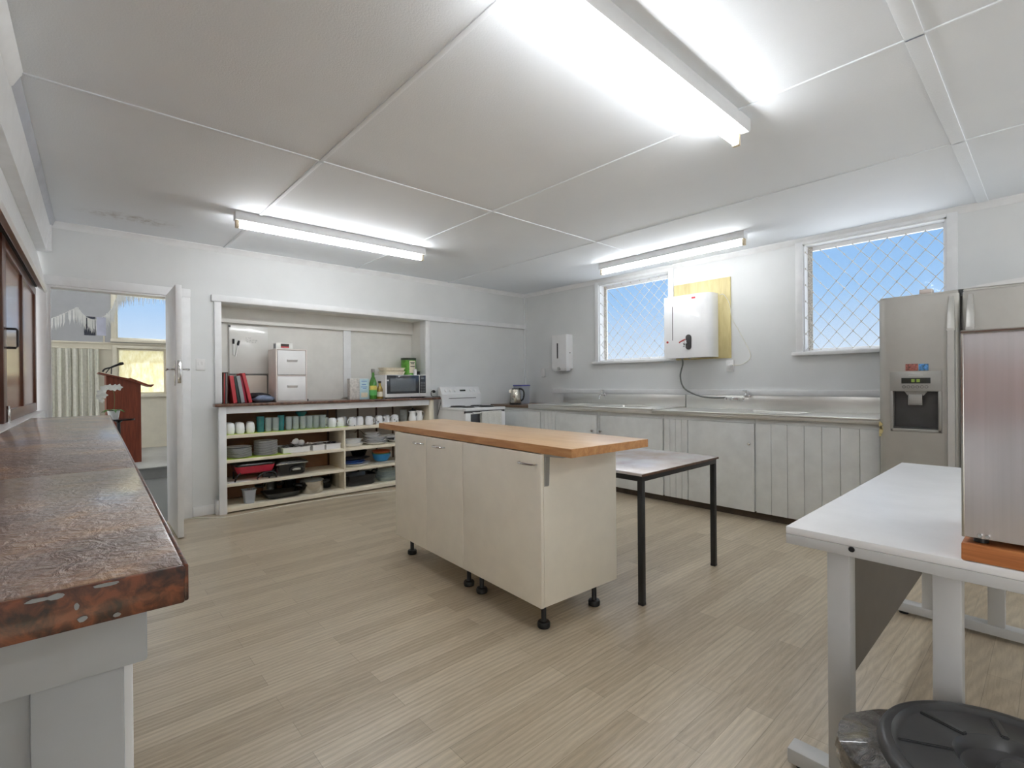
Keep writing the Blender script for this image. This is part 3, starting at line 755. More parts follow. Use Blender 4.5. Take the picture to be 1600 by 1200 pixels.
# ------------------------------------------------------------------ sink bench along the window wall
XC = 4.37
def base_unit(label, y0, y1, name='base_cabinet'):
    t = thing(name, label, 'cabinet', (XC, y0, 0), 0, 'grey painted base cabinets under the sink bench')
    L = y1-y0
    MB().box((.012, 0, .075), (.65, .016, .872)).box((.012, L-.016, .075), (.65, L, .872)).box((.012, .016, .075), (.65, L-.016, .091)).box((.638, .016, .091), (.65, L-.016, .872)).box((.012, .016, .091), (.022, L-.016, .872)).build('carcass', 'grey_cabinet', t)
    MB().box((0, 0, .832), (.012, y1-y0, .872)).build('top_rail', 'grey_cabinet', t)
    MB().box((.05, 0, 0), (.62, y1-y0, .075)).build('kickboard', 'kick_dark', t)
    return t
def door_on(t, y0, y1, knob=None, hinge=None):
    d = MB().box((-.016, y0+.003, .070), (0.011, y1-.003, .829), .002).build('door', 'grey_cabinet', t)
    if knob is not None:
        MB().lathe([(0, 0), (.007, 0), (.006, .012), (.013, .020), (.014, .026), (.010, .031), (0, .032)], (0, 0, 0), 18, Matrix.Translation((-.016, knob, .655)) @ Matrix.Rotation(R(-90), 4, 'Y')).build('knob', 'chrome', d)
    if hinge is not None:
        m = MB()
        for z in (.20, .74): m.tube([(-.017, hinge, z-.03), (-.017, hinge, z+.03)], .005, 8)
        m.build('hinge', 'grey_cabinet', d)
def boards_on(t, y0, y1, w=.13):
    m = MB(); n = max(1, round((y1-y0)/w)); s = (y1-y0)/n
    for i in range(n): m.box((-.010, y0+i*s+.0012, .070), (.011, y0+(i+1)*s-.0012, .831), .003)
    m.build('board_panel', 'grey_cabinet', t)
u = base_unit('grey base cabinet with plain panel in the corner behind the stove', 4.31, 5.26); door_on(u, .004, .945)
u = base_unit('grey base cabinet with knob on its right side beneath the first tap', 3.42, 4.308); door_on(u, .012, .63, .06, .635); boards_on(u, .64, .886, .07)
u = base_unit('grey base cabinet with knob at its left between sinks', 2.605, 3.417); door_on(u, .004, .775, .56+.20, .003)
u = base_unit('grey base cabinet with knob and board strip left of the plain board panel', 1.732, 2.602); door_on(u, .004, .612, .04, .615); boards_on(u, .618, .868, .065)
u = base_unit('grey base cabinet faced in vertical boards beside the fridge', .852, 1.730); boards_on(u, .004, .874, .128)

def sink_bench(label, y0, y1, zt, bowls, name='sink_bench'):
    t = thing(name, label, 'sink', (0, y0, 0), 0, 'stainless steel sink benches')
    L = y1-y0; m = MB(); x0, x1 = 4.33, 5.008; sk = .012
    xs = [x0, x1]; cuts = bowls
    m2 = holed_top(m, x0, x1, 0, L, zt-sk, zt, [(b[0], b[1], b[2], b[3]) for b in cuts])
    m.box((x0, 0, .873), (x0+.014, L, zt-.001), .003)
    m.box((x0-.003, 0, zt-.010), (x0+.022, L, zt+.004), .003)
    m.build('benchtop', 'bench_steel', t)
    for b in cuts:
        bx0, bx1, by0, by1 = b; bw = MB()
        rows = []
        for dpt, ins in ((.002, -.008), (.0, .0), (-.03, .006), (-.13, .018), (-.145, .04), (-.15, .12)):
            row = []
            for (x, y) in roundrect(bx0+ins, bx1-ins, by0+ins, by1-ins, .05): row.append((x, y, zt+dpt))
            row.append(row[0]); rows.append(row)
        bw.sheet(rows, .0015)
        bw.box((bx0+.11, by0+.11, zt-.1515), (bx1-.11, by1-.11, zt-.149))
        bw.build('bowl', 'bench_steel', t)
    MB().box((4.998, .002, zt-.006), (5.008, L-.002, 1.05), .001).build('splashback', 'bench_steel', t)
    return t
def roundrect(x0, x1, y0, y1, r):
    r = min(r, (x1-x0)*.45, (y1-y0)*.45); out = []
    for cx, cy, a0 in ((x1-r, y1-r, 0), (x0+r, y1-r, 90), (x0+r, y0+r, 180), (x1-r, y0+r, 270)):
        for k in range(5): a = R(a0+90*k/4); out.append((cx+r*math.cos(a), cy+r*math.sin(a)))
    return out
def holed_top(m, x0, x1, y0, y1, z0, z1, holes):
    ys = sorted({y0, y1, *[h[2] for h in holes], *[h[3] for h in holes]})
    for a, b in zip(ys, ys[1:]):
        hs = [h for h in holes if h[2] <= a and b <= h[3]]
        if not hs: m.box((x0, a, z0), (x1, b, z1))
        else:
            h = hs[0]; m.box((x0, a, z0), (h[0], b, z1)); m.box((h[1], a, z0), (x1, b, z1))
s1 = sink_bench('stainless sink bench nearer the kettle corner', 2.712, 4.50, .924, [(4.46, 4.86, .30, .72), (4.46, 4.86, .90, 1.32)])
s2 = sink_bench('stainless sink bench nearer the fridge', .852, 2.708, .912, [(4.46, 4.86, .60, 1.10)])
struct('trim_17', bx((XR-.026, .70, 1.052), (XR, 4.70, 1.108), .003), 'trim_paint', 'long white timber rail above the stainless splashbacks', 'trim')
cw = thing('corner_worktop', 'brown timber worktop in the corner under the kettle', 'worktop', (4.345, 4.503, 0))
MB().box((0, 0, .874), (.66, .765, .905), .003).build('slab', 'bench_wood', cw)

def tap(label, y, z, horn):
    t = thing('tap', label, 'tap', (XR-.028, y, z), 0, 'chrome bib taps over the sinks')
    m = MB()
    m.lathe([(0, 0), (.024, 0), (.022, .006), (.011, .01), (.011, .05), (0, .05)], (0, 0, 0), 16, Matrix.Rotation(R(-90), 4, 'Y'))
    m.tube([(-.035, 0, 0), (-.07, 0, .004), (-.10, 0, -.002), (-.115, 0, -.02), (-.118, 0, -.045)], [.012, .012, .011, .010, .012], 12)
    m.lathe([(0, 0), (.012, 0), (.014, .012), (.010, .02), (.006, .024), (.006, .045), (0, .046)], (-.06, 0, .006), 14)
    m.build('body', 'chrome', t)
    h = MB()
    for k in range(2):
        a = R(30+90*k); h.tube([(-.06 - .03*math.cos(a), -.03*math.sin(a), .055), (-.06 + .03*math.cos(a), .03*math.sin(a), .055)], [.006, .006], 8)
    h.lathe([(0, 0), (.010, 0), (.009, .012), (0, .014)], (-.06, 0, .049), 12)
    h.build('handle', 'chrome', t)
    return t
tap('single chrome tap over the sink under the smaller window', 3.80, 1.035, 0)
tap('chrome tap nearest the fridge above the end sink', 2.045, 1.045, 0)
t = thing('tap', 'chrome valve block fed by the grey hose', 'tap', (4.996, 2.18, 1.020), 0, 'chrome bib taps over the sinks')
MB().box((-.05, -.06, -.022), (0, .03, .012), .006).tube([(-.025, .03, 0), (-.025, .07, 0), (-.025, .082, .012)], .008).tube([(-.03, .075, .012), (-.03, .075, -.012)], .010).build('body', 'chrome', t)

# ------------------------------------------------------------------ water heater etc on the window wall
struct('trim_18', bx((XR-.016, 2.222, 1.432), (XR-.001, 2.85, 2.262), .001), 'plywood_yellow', 'yellowed plywood backing board behind the water heater', 'board')
wh = thing('water_heater', 'white wall-mounted boiling water unit overlapping the smaller window', 'water heater', (4.83, 2.865, 1.447))
MB().prism([(.0, 0), (.0, -.40), (.004, -.45), (.03, -.495), (.075, -.515), (.183, -.515), (.183, 0)], 0, .662, 'z').build('body', 'white_enamel', wh)
MB().box((-.002, -.103, .19), (.001, -.097, .555)).build('sight_glass', 'black_plastic', wh)
MB().cyl((0, 0, 0), .012, .004, 14, mtx=Matrix.Translation((0, -.040, .175)) @ Matrix.Rotation(R(-90), 4, 'Y')).build('indicator', 'red_button', wh)
MB().box((-.0015, -.36, .612), (.001, -.32, .630)).build('badge', 'red_card', wh)
tp = MB().prism([(-.283+.032*math.cos(R(a)), .145+(.065 if math.sin(R(a)) > 0 else -.03)+.032*math.sin(R(a))) for a in range(0, 360, 20)], -.006, .001, 'x')
tpo = tp.build('tap_plate', 'fridge_recess', wh)
MB().tube([(-.004, -.275, .150), (-.05, -.270, .150), (-.065, -.268, .14), (-.07, -.267, .11)], [.014, .013, .012, .011], 12).lathe([(0, 0), (.013, 0), (.013, .03), (0, .034)], (-.045, -.27, .15), 12).build('tap_spout', 'chrome', wh)
MB().tube([(-.045, -.27, .19), (-.07, -.225, .165), (-.072, -.215, .155)], [.008, .007, .006], 8).build('tap_lever', 'red_button', wh)
MB().lathe([(0, 0), (.014, 0), (.012, .02), (0, .02)], (.09, -.16, -.012), 12).lathe([(0, 0), (.012, 0), (.012, .014), (0, .014)], (.09, -.25, -.013), 12).build('pipe_fitting', 'chrome', wh)
def path(pts, n=8):
    out = []; P = [Vector(p) for p in pts]; P = [P[0]] + P + [P[-1]]
    for i in range(1, len(P)-2):
        for k in range(n):
            t = k/n; a, b, c, d = P[i-1], P[i], P[i+1], P[i+2]
            out.append(.5*((2*b) + (-a+c)*t + (2*a-5*b+4*c-d)*t*t + (-a+3*b-3*c+d)*t**3))
    out.append(P[-2]); return out
tag(MB().tube(path([(4.92, 2.705, 1.436), (4.92, 2.70, 1.38), (4.93, 2.735, 1.25), (4.955, 2.70, 1.12), (4.975, 2.55, 1.045), (4.976, 2.40, 1.025), (4.972, 2.262, 1.03)]), .0085, 10).build('water_hose', 'hose_grey'), 'grey hose looping from the water heater down to the valve', 'hose')
MB().tube(path([(4.99, 2.32, 2.085), (4.97, 2.27, 2.08), (5.0, 2.225, 1.98), (5.012, 2.205, 1.83), (5.02, 2.15, 1.72), (5.02, 2.07, 1.56), (5.02, 2.03, 1.46), (5.02, 2.05, 1.40), (5.018, 2.13, 1.36), (5.012, 2.215, 1.36)]), .0035, 8).build('power_cord', 'cord_white', wh, (-wh.location.x, -wh.location.y, -wh.location.z))
def wall_plate(name, label, cat, loc, rotz, w, h, rockers):
    t = thing(name, label, cat, loc, rotz)           # faces local -x
    MB().box((-.009, -w/2, -h/2), (0, w/2, h/2), .003).build('plate', 'white_plastic', t)
    for (y, z, a, b) in rockers: MB().box((-.013, y-a/2, z-b/2), (-.008, y+a/2, z+b/2), .0015).build('switch_rocker', 'white_plastic', t)
    return t
t = wall_plate('power_socket', 'white wall socket with plug under the plywood board', 'socket', (XR, 2.235, 1.352), 0, .078, .118, [(0, .035, .016, .022)])
MB().lathe([(0, 0), (.022, 0), (.018, .03), (.006, .036), (0, .036)], (0, 0, 0), 16, Matrix.Translation((-.008, -.004, .002)) @ Matrix.Rotation(R(-90), 4, 'Y')).build('plug', 'white_plastic', t)
wall_plate('light_switch', 'white switch plate low on the wall left of the towel dispenser', 'switch', (XR, 4.905, 1.335), 0, .075, .118, [(0, .0, .014, .03)])
wall_plate('light_switch', 'white double switch plate beside the doorway', 'switch', (.898, YB, 1.392), R(90), .074, .105, [(-.014, .012, .014, .03), (.014, .012, .014, .03)])
td = thing('towel_dispenser', 'white paper towel dispenser on the wall left of the smaller window', 'dispenser', (4.90, 4.35, 1.352))
MB().prism([(.0, .006), (.006, .0), (.128, .0), (.128, .275), (.012, .275), (.0, .262)], .03, .485, 'z').prism([(.01, .01), (.1, .012), (.1, .262), (.01, .262)], .0, .035, 'z', bev=.008).build('body', 'white_plastic', td)
MB().box((-.0025, .150, .17), (.001, .172, .375), .001).build('window_slot', 'dark_grey', td)
MB().box((-.003, .12, .012), (.02, .165, .05), .003).build('outlet', 'fridge_panel', td)
MB().cyl((0, 0, 0), .008, .003, 12, mtx=Matrix.Translation((.07, 0, .24)) @ Matrix.Rotation(R(90), 4, 'X')).build('lock', 'black_plastic', td)

# ------------------------------------------------------------------ stove, kettle, container
sv = thing('stove', 'white freestanding electric stove with raised control panel against the back wall', 'stove', (3.445, 4.63, 0))
sw, sd = .612, .585
MB().box((0, .035, .03), (.012, sd, .868)).box((sw-.012, .035, .03), (sw, sd, .868)).box((.012, sd-.02, .03), (sw-.012, sd, .868)).box((.012, .06, .03), (sw-.012, sd-.02, .10)).box((.012, .045, .855), (sw-.012, sd-.02, .868)).build('body', 'white_enamel', sv)
MB().box((-.003, 0, .868), (sw+.003, sd, .902), .006).build('cooktop', 'white_enamel', sv)
MB().box((.0, .012, .83), (sw, .045, .868), .004).build('vent_strip', 'dark_grey', sv)
MB().box((.0, .004, .20), (.075, .04, .845), .004).box((sw-.06, .004, .20), (sw, .04, .845), .004).box((.075, .004, .20), (sw-.06, .04, .30), .004).box((.075, .01, .30), (sw-.06, .04, .845)).build('oven_door', 'white_enamel', sv)
MB().box((.076, .002, .30), (sw-.061, .012, .83), .002).build('oven_window', 'oven_glass', sv)
MB().box((.085, -.04, .838), (sw-.07, -.022, .852), .005).box((.10, -.024, .838), (.12, .006, .852)).box((sw-.105, -.024, .838), (sw-.085, .006, .852)).build('oven_handle', 'white_plastic', sv)
MB().box((.0, .006, .04), (sw, .04, .19), .004).build('drawer', 'white_enamel', sv)
MB().prism([(.49, .902), (.585, .902), (.585, 1.148), (.555, 1.152), (.535, 1.14), (.505, 1.07), (.49, 1.06)], 0, sw, 'x').build('control_panel', 'white_enamel', sv)
MB().prism([(.4865, 1.005), (.4905, 1.005), (.4905, 1.012), (.4865, 1.012)], .10, .53, 'x').build('slot', 'dark_grey', sv)
mt0 = Matrix.Translation((0, .520, 1.105)) @ Matrix.Rotation(R(67), 4, 'X')
m = MB()
m.box((-.045, -.012, -.001), (.045, .012, .004), .002, mtx=Matrix.Translation((.335, 0, 0)) @ mt0)
m.build('clock', 'display_black', sv)
for x in (.07, .14, .21, .46, .53):
    MB().lathe([(0, 0), (.018, 0), (.016, .016), (0, .017)], (0, 0, 0), 16, Matrix.Translation((x, 0, 0)) @ mt0).build('knob', 'white_plastic', sv)
for x, y, r in ((.16, .17, .075), (.45, .17, .095), (.16, .38, .095), (.45, .38, .075)):
    m = MB().lathe([(0, 0), (r+.012, 0), (r+.012, .004), (r, .005), (0, .003)], (x, y, .9015), 28)
    for k in range(4):
        rr = r*(k+1)/4.3; pts = [(x+rr*math.cos(2*math.pi*i/24), y+rr*math.sin(2*math.pi*i/24), .912) for i in range(25)]
        m.tube(pts, .0055, 6)
    m.build('hotplate', 'hob', sv)
# towel over the oven rail (hangs from the handle: its own thing)
rows = []
for j in range(19):
    if j < 8: y, z = -.0455 - .002*math.sin(j), .55 + .30*j/7.0
    else: y, z = None, None
    if j >= 8:
        a = math.pi*(j-8)/4 if j <= 12 else math.pi
        if j <= 12: y, z = -.031 - .0155*math.cos(a), .853 + .006*math.sin(a)
        else: y, z = -.0155, .853 - .20*(j-12)/6
    row = []
    for i in range(25):
        x = .20 + .31*i/24
        row.append((x + .004*math.sin(z*30), y - (.006*max(0, math.sin(i*.9)) if j < 8 else 0)*(1-min(j, 7)/8), z))
    rows.append(row)
tag(MB().sheet(rows, .003).build('tea_towel', 'towel_cloth', None, (3.445, 4.63, 0)), 'pale tea towel hanging over the oven door rail', 'towel')

kt = thing('kettle', 'stainless electric kettle with black handle on the corner worktop', 'kettle', (4.455, 4.875, .905))
MB().lathe([(0, 0), (.078, 0), (.080, .006), (.078, .022), (0, .022)], (0, 0, 0), 28).build('base', 'black_plastic', kt)
MB().lathe([(0, .022), (.074, .022), (.078, .03), (.074, .12), (.064, .19), (.060, .203), (.052, .206), (0, .206)], (0, 0, 0), 32).prism([(-.02, .16), (.02, .16), (.012, .20), (-.012, .20)], 0, .085, 'x', Matrix.Rotation(R(140), 4, 'Z')).build('body', 'pot_steel', kt)
MB().lathe([(0, .205), (.05, .205), (.046, .217), (.015, .221), (0, .222)], (0, 0, 0), 24).build('lid', 'black_plastic', kt)
dx, dy = math.cos(R(-42)), math.sin(R(-42))
MB().tube(path([(.045*dx, .045*dy, .213), (.085*dx, .085*dy, .208), (.112*dx, .112*dy, .175), (.115*dx, .115*dy, .12), (.10*dx, .10*dy, .07), (.074*dx, .074*dy, .05)]), .012, 10).build('handle', 'black_plastic', kt)
fc = thing('food_container', 'tall clear plastic container with blue lid behind the kettle', 'container', (4.74, 5.055, .9055))
MB().lathe([(0, 0), (.085, 0), (.09, .005), (.097, .205), (.093, .205), (.086, .01), (0, .01)], (0, 0, 0), 4, Matrix.Rotation(R(45), 4, 'Z') @ Matrix.Scale(1.2, 4)).build('tub', 'clear_plastic', fc)
MB().box((-.088, -.088, .245), (.088, .088, .262), .006).build('lid', 'blue_lid', fc)

# ------------------------------------------------------------------ open shelving in the alcove
YS = 5.17
su = thing('shelving_unit', 'cream open shelving full of crockery under the brown counter', 'shelves', (0, YS, 0))
MB().box((1.02, 0, .0), (1.082, .035, 1.0), .002).box((1.0, .03, .0), (1.022, .109, .13), .002).build('left_stile', 'trim_paint', su)
MB().box((1.0672, .035, .014), (1.08, .42, 1.0)).build('side_panel', 'cream_shelf', su)
MB().box((3.2845, 0, .014), (3.2965, .42, 1.0)).box((3.2965, 0, .0), (3.352, .03, 1.0), .002).build('side_panel', 'cream_shelf', su)
MB().box((1.082, 0, .934), (3.2965, .025, 1.0), .002).build('front_rail', 'trim_paint', su)
Z1, Z2, Z3, Z4 = .735, .502, .278, .058
MB().box((1.08, .002, Z1-.034), (3.284, .42, Z1), .002).build('shelf', 'cream_shelf', su)
MB().box((1.08, .002, .015), (3.284, .42, Z4), .002).build('shelf', 'cream_shelf', su)
for x0, x1 in ((1.08, 2.204), (2.222, 3.284)):
    for z in (Z2, Z3): MB().box((x0, .002, z-.030), (x1, .42, z), .002).build('shelf', 'cream_shelf', su)
MB().box((2.205, .0, Z4), (2.221, .42, Z1-.034), .002).build('divider', 'cream_shelf', su)
MB().box((1.08, .412, Z4), (2.30, .425, .99)).build('back_panel', 'masonite', su)['label'] = 'brown hardboard back'
MB().box((2.30, .415, Z4), (3.284, .428, .99)).build('back_panel', 'beige_board', su)['label'] = 'pale back boards'
for x in (2.18, 2.28, 2.54, 2.78, 3.0): MB().box((x, .404, Z4+.001), (x+.018, .414, .99)).build('back_stud', 'dark_wood', su)
MB().box((1.081, .004, Z1), (2.26, .33, Z1+.002)).build('shelf_liner', 'lime_liner', su)
MB().box((1.081, .004, Z2), (1.66, .33, Z2+.002)).build('shelf_liner', 'lime_liner', su)
tag(MB().box((.985, YS-.03, 1.001), (3.44, 5.249, 1.0275), .003).box((1.069, 5.249, 1.001), (3.2955, 5.598, 1.0275), .001).build('shelf_countertop', 'brown_counter'), 'brown laminate counter top above the open shelves', 'counter')
CT = 1.0278
def put(name, mb, mat, loc, label, cat, group=None, rotz=0.0):
    return tag(mb.build(name, mat, None, loc, rotz), label, cat, group)

# row of white cups, turned upside down
cup = put('cup', MB().lathe([(0, .004), (.026, .004), (.033, .0), (.038, .02), (.0395, .05), (.035, .085), (.029, .100), (.022, .104), (.020, .101), (0, .102)], (0, 0, 0), 24), 'white_ceramic', (1.128, YS+.07, Z1+.002), 'white handleless cup at the left end of the top shelf, front row', 'cup', 'white cups on the top shelf')
for i, (x, y, lb) in enumerate(((1.212, .07, 'white handleless cup second from the left, front row of top shelf'), (1.302, .075, 'white handleless cup third from the left, beside the teal tumbler'), (1.135, .17, 'white handleless cup behind the leftmost cup on the top shelf'), (1.222, .17, 'white handleless cup in the second row behind the second cup'), (1.32, .165, 'white handleless cup in the second row next to the teal tumbler'))):
    dup(cup, (x, YS+y, Z1+.002), label=lb)
# tumblers
def tumbler(mat, label, loc, r=.033, h=.135, grp='tumblers on the top shelf'):
    return put('tumbler', MB().lathe([(0, .0), (r*.86, 0), (r, h), (r-.0025, h), (r*.86-.003, .008), (0, .008)], (0, 0, 0), 22), mat, loc, label, 'glass', grp)
tumbler('teal_glass', 'tall teal tumbler, leftmost of the teal ones on the top shelf', (1.398, YS+.10, Z1+.002), .037, .152)
tumbler('teal_glass', 'narrow teal tumbler standing between clear tumblers on the top shelf', (1.592, YS+.10, Z1+.002), .033, .155)
g = tumbler('clear_glass', 'clear tumbler right next to the leftmost teal one, front row', (1.468, YS+.09, Z1+.002))
k = 2
for x in (1.536, 1.660, 1.730, 1.800, 1.868, 1.936, 2.004):
    dup(g, (x, YS+.085, Z1+.002), label='clear tumbler in the front row of the top shelf, %s from the left' % ordinal(k-1)); k += 1
k = 1
for x in (1.50, 1.69, 1.765, 1.835, 1.905, 1.975, 2.043):
    dup(g, (x, YS+.165, Z1+.002), label='clear tumbler in the second row of the top shelf, %s from the left' % ordinal(k-1)); k += 1
put('bowl', MB().lathe([(0, 0), (.03, 0), (.055, .03), (.06, .045), (.056, .045), (.03, .006), (0, .006)], (0, 0, 0), 28), 'teal_glass', (1.80, YS+.125, Z1+.1375), 'small teal bowl balanced on top of the clear tumblers', 'bowl')
# mugs
def mug(loc, rot, label, mat='floral_ceramic'):
    t = thing('mug', label, 'mug', loc, R(rot), 'floral mugs on the top shelf')
    MB().lathe([(0, .006), (.030, .006), (.041, .0), (.044, .01), (.044, .055), (.040, .085), (.030, .098), (.024, .1), (.022, .097), (0, .098)], (0, 0, 0), 26).build('cup_body', mat, t)
    MB().tube(path([(.042, 0, .02), (.062, 0, .024), (.070, 0, .046), (.062, 0, .070), (.041, 0, .076)], 5), .005, 8).build('handle', mat, t)
    return t
m0 = mug((2.108, YS+.075, Z1+.003), 25, 'floral mug next to the clear tumblers, front of the top shelf')
for i, (x, y, rz, lb) in enumerate(((2.205, .10, 160, 'floral mug above the shelf divider'), (2.335, .075, 200, 'floral mug third from the tumblers, handle turned left'), (2.435, .11, 80, 'floral mug fourth from the tumblers, set slightly back'), (2.53, .07, 0, 'floral mug fifth from the tumblers, handle turned right'), (2.665, .10, -20, 'floral mug sixth from the tumblers, above the island corner'), (2.775, .13, 90, 'floral mug seventh from the tumblers, set back'), (2.86, .08, 180, 'rightmost floral mug, before the stacked pale cups'), (2.075, .175, 100, 'floral mug in the second row behind the first mug'), (2.28, .19, 60, 'floral mug in the second row behind the third mug'))):
    dup(m0, (x, YS+y, Z1+(.003 if x < 2.31 else .001)), R(rz), lb)
for i in range(2):
    put('glass_jar', MB().lathe([(0, 0), (.042, 0), (.045, .02), (.045, .066), (.04, .073), (0, .073)], (0, 0, 0), 20), 'clear_glass', (3.03, YS+.17, Z1+.001+.074*i), ['clear jar under another, between mugs and white jugs', 'clear jar on top of another, between mugs and white jugs'][i], 'jar', 'stacked clear jars')
def jug(loc, rz, label, s=1.0):
    t = thing('jug', label, 'jug', loc, R(rz), 'white milk jugs')
    MB().lathe([(0, 0), (.036, 0), (.046, .02), (.047, .05), (.036, .085), (.032, .105), (.038, .13), (.035, .13), (.029, .105), (.04, .05), (0, .01)], (0, 0, 0), 26).prism([(.03, .105), (.056, .132), (.03, .13)], -.008, .008, 'y', Matrix.Rotation(R(180), 4, 'Z')).build('jug_body', 'white_ceramic', t)
    MB().tube(path([(.034, 0, .118), (.062, 0, .112), (.070, 0, .08), (.045, 0, .04)], 5), .005, 8).build('handle', 'white_ceramic', t)
    return t
j0 = jug((3.10, YS+.085, Z1+.001), 0, 'white milk jug left of its twin at the right end of top shelf')
dup(j0, (3.205, YS+.10, Z1+.001), R(5), 'white milk jug at the very right end of top shelf')
put('pan_lid', MB().lathe([(0, 0), (.05, 0), (.045, .012), (.012, .02), (.01, .035), (0, .036)], (0, 0, 0), 20), 'black_plastic', (3.215, YS+.27, Z1+.12), 'dark lidded jar top behind the white jugs', 'lid')
put('canister', MB().cyl((0, 0, 0), .05, .118, 20), 'white_ceramic', (3.215, YS+.27, Z1+.001), 'white canister under a dark lid behind the jugs', 'canister')

# plates, one object each
pl = put('plate', MB().lathe([(0, 0), (.06, 0), (.065, .003), (.108, .010), (.108, .0125), (.062, .0055), (0, .004)], (0, 0, 0), 36), 'white_ceramic', (1.215, YS+.125, Z2+.003), 'white plate at the bottom of the lower plate stack on the second shelf', 'plate', 'plates in the lower stack')
for i in range(1, 9):
    dup(pl, (1.215 + .002*math.sin(i*2.1), YS+.125, Z2+.003+.0098*i), R(20*i), 'white plate in the lower stack at far left, %s from the bottom' % ordinal(i))
dk = put('plate', MB().lathe([(0, 0), (.06, 0), (.065, .003), (.111, .012), (.111, .0145), (.062, .0055), (0, .004)], (0, 0, 0), 36), 'dark_grey', (1.218, YS+.125, Z2+.003+.0098*9), 'dark plate lying on top of the lower plate stack', 'plate', 'plates in the lower stack')
put('plate', MB().lathe([(0, 0), (.06, 0), (.065, .003), (.108, .010), (.108, .0125), (.062, .0055), (0, .004)], (0, 0, 0), 36), 'white_ceramic', (1.205, YS+.125, Z2+.003+.0098*9+.0055), 'white plate topmost of the lower stack, over the dark plate', 'plate', 'plates in the lower stack')
for i in range(14):
    c = dup(pl, (1.452 + .0015*math.sin(i*1.7), YS+.125, Z2+.003+.0101*i), R(31*i), 'white plate in the taller stack on the second shelf, %s from the bottom' % ordinal(i)); c['group'] = 'plates in the taller stack'
# cutlery trays
def tray(label, loc, w, d, h, rz=0.0):
    t = thing('cutlery_tray', label, 'tray', loc, R(rz), 'white cutlery trays')
    m = MB().box((0, 0, 0), (w, d, .004), .001)
    for a, b in (((0, 0), (w, .005)), ((0, d-.005), (w, d)), ((0, .005), (.005, d-.005)), ((w-.005, .005), (w, d-.005))): m.box((a[0], a[1], .004), (b[0], b[1], h), .001)
    for a, b in (((-.006, -.006), (w+.006, 0)), ((-.006, d), (w+.006, d+.006)), ((-.006, 0), (0, d)), ((w, 0), (w+.006, d))): m.box((a[0], a[1], h-.006), (b[0], b[1], h), .001)
    m.build('tub', 'white_plastic', t)
    mm = MB()
    for k in (1, 2): mm.box((w*k/3-.0015, .005, .004), (w*k/3+.0015, d-.005, h*.85))
    mm.build('partition', 'white_plastic', t); return t
tray('white cutlery tray with two ladles in it, next to the taller plates', (1.595, YS+.05, Z2+.0025), .265, .28, .055)
tray('narrow white cutlery tray between two others on the second shelf', (1.895, YS+.06, Z2+.001), .12, .27, .058)
tray('white cutlery tray nearest the shelf divider', (2.03, YS+.045, Z2+.001), .155, .28, .060)
def cutlery(name, loc, rz, tilt, mat, label, grp):
    t = thing(name, label, 'cutlery', loc, R(rz), grp)
    M_ = Matrix.Rotation(R(tilt), 4, 'Y')
    MB().box((-.045, -.006, -.003), (.045, .006, .004), .002, mtx=M_).build('handle', 'black_plastic', t)
    if name == 'spoon': MB().lathe([(0, 0), (.012, .001), (.018, .005), (.017, .006), (.010, .003), (0, .002)], (.085, 0, 0), 14, M_, sx=1.0).box((.045, -.003, -.001), (.07, .003, .002), mtx=M_).build('spoon_bowl', 'chrome', t)
    elif name == 'fork':
        q = MB().box((.045, -.003, -.001), (.075, .003, .002), mtx=M_)
        for k in (-1.5, -.5, .5, 1.5): q.box((.075, k*.0045-.0015, -.001), (.105, k*.0045+.0015, .001), mtx=M_)
        q.build('tines', 'chrome', t)
    else: MB().prism([(.045, -.007), (.10, -.008), (.115, .004), (.045, .007)], -.001, .001, 'z', M_).build('blade', 'chrome', t)
    return t
rng = random.Random(11); n = 0
for nm, x0 in (('fork', 1.60), ('spoon', 1.69), ('knife', 1.78)):
    for i in range(3):
        cutlery(nm, (x0+.028+.016*i, YS+.19+.01*i, Z2+.052+.008*i), 90+rng.uniform(-8, 8), 4, 'black_plastic', 'black-handled %s, %s from the left in the tray with ladles' % (nm, ordinal(i)), 'cutlery in the tray with ladles')
for nm, x0 in (('knife', 2.04), ('fork', 2.09), ('spoon', 2.145)):
    for i in range(2):
        cutlery(nm, (x0+.012+.014*i, YS+.18+.01*i, Z2+.056+.008*i), 90+rng.uniform(-8, 8), 4, 'black_plastic', 'black-handled %s, %s from the left in the tray nearest the divider' % (nm, ordinal(i)), 'cutlery in the tray nearest the divider')
for i in range(2):
    cutlery('knife', (1.93+.03*i, YS+.2, Z2+.056), 90+6*i, 3, 'black_plastic', 'dark-handled knife in the narrow tray, %s from the left' % ordinal(i), 'knives in the narrow tray')
def ladle(loc, rz, label):
    t = thing('ladle', label, 'ladle', loc, R(rz), 'ladles in the cutlery tray')
    M_ = Matrix.Rotation(R(-62), 4, 'X')
    MB().lathe([(0, -.028), (.018, -.024), (.032, -.010), (.036, .0), (.034, .0), (.03, -.009), (.016, -.021), (0, -.025)], (0, 0, 0), 22, M_).build('ladle_bowl', 'white_plastic', t)
    MB().tube([(.0, -.03, -.012), (.02, .08, -.022), (.03, .15, -.03)], .004, 8).build('handle', 'white_plastic', t)
ladle((1.735, YS+.12, Z2+.110), 10, 'white ladle standing higher in the left cutlery tray')
ladle((1.795, YS+.13, Z2+.092), -12, 'white ladle leaning lower in the left cutlery tray')
tg = thing('tongs', 'pale tongs sticking out of the narrow cutlery tray', 'tongs', (1.885, YS+.10, Z2+.072), R(35))
for s in (-1, 1): MB().tube([(-.03, s*.014, .012), (.0, s*.018, .004), (.08, s*.008, 0), (.13, s*.002, -.002)], [.011, .007, .004, .004], 8).build('tong_arm', 'pinkish_white', tg)

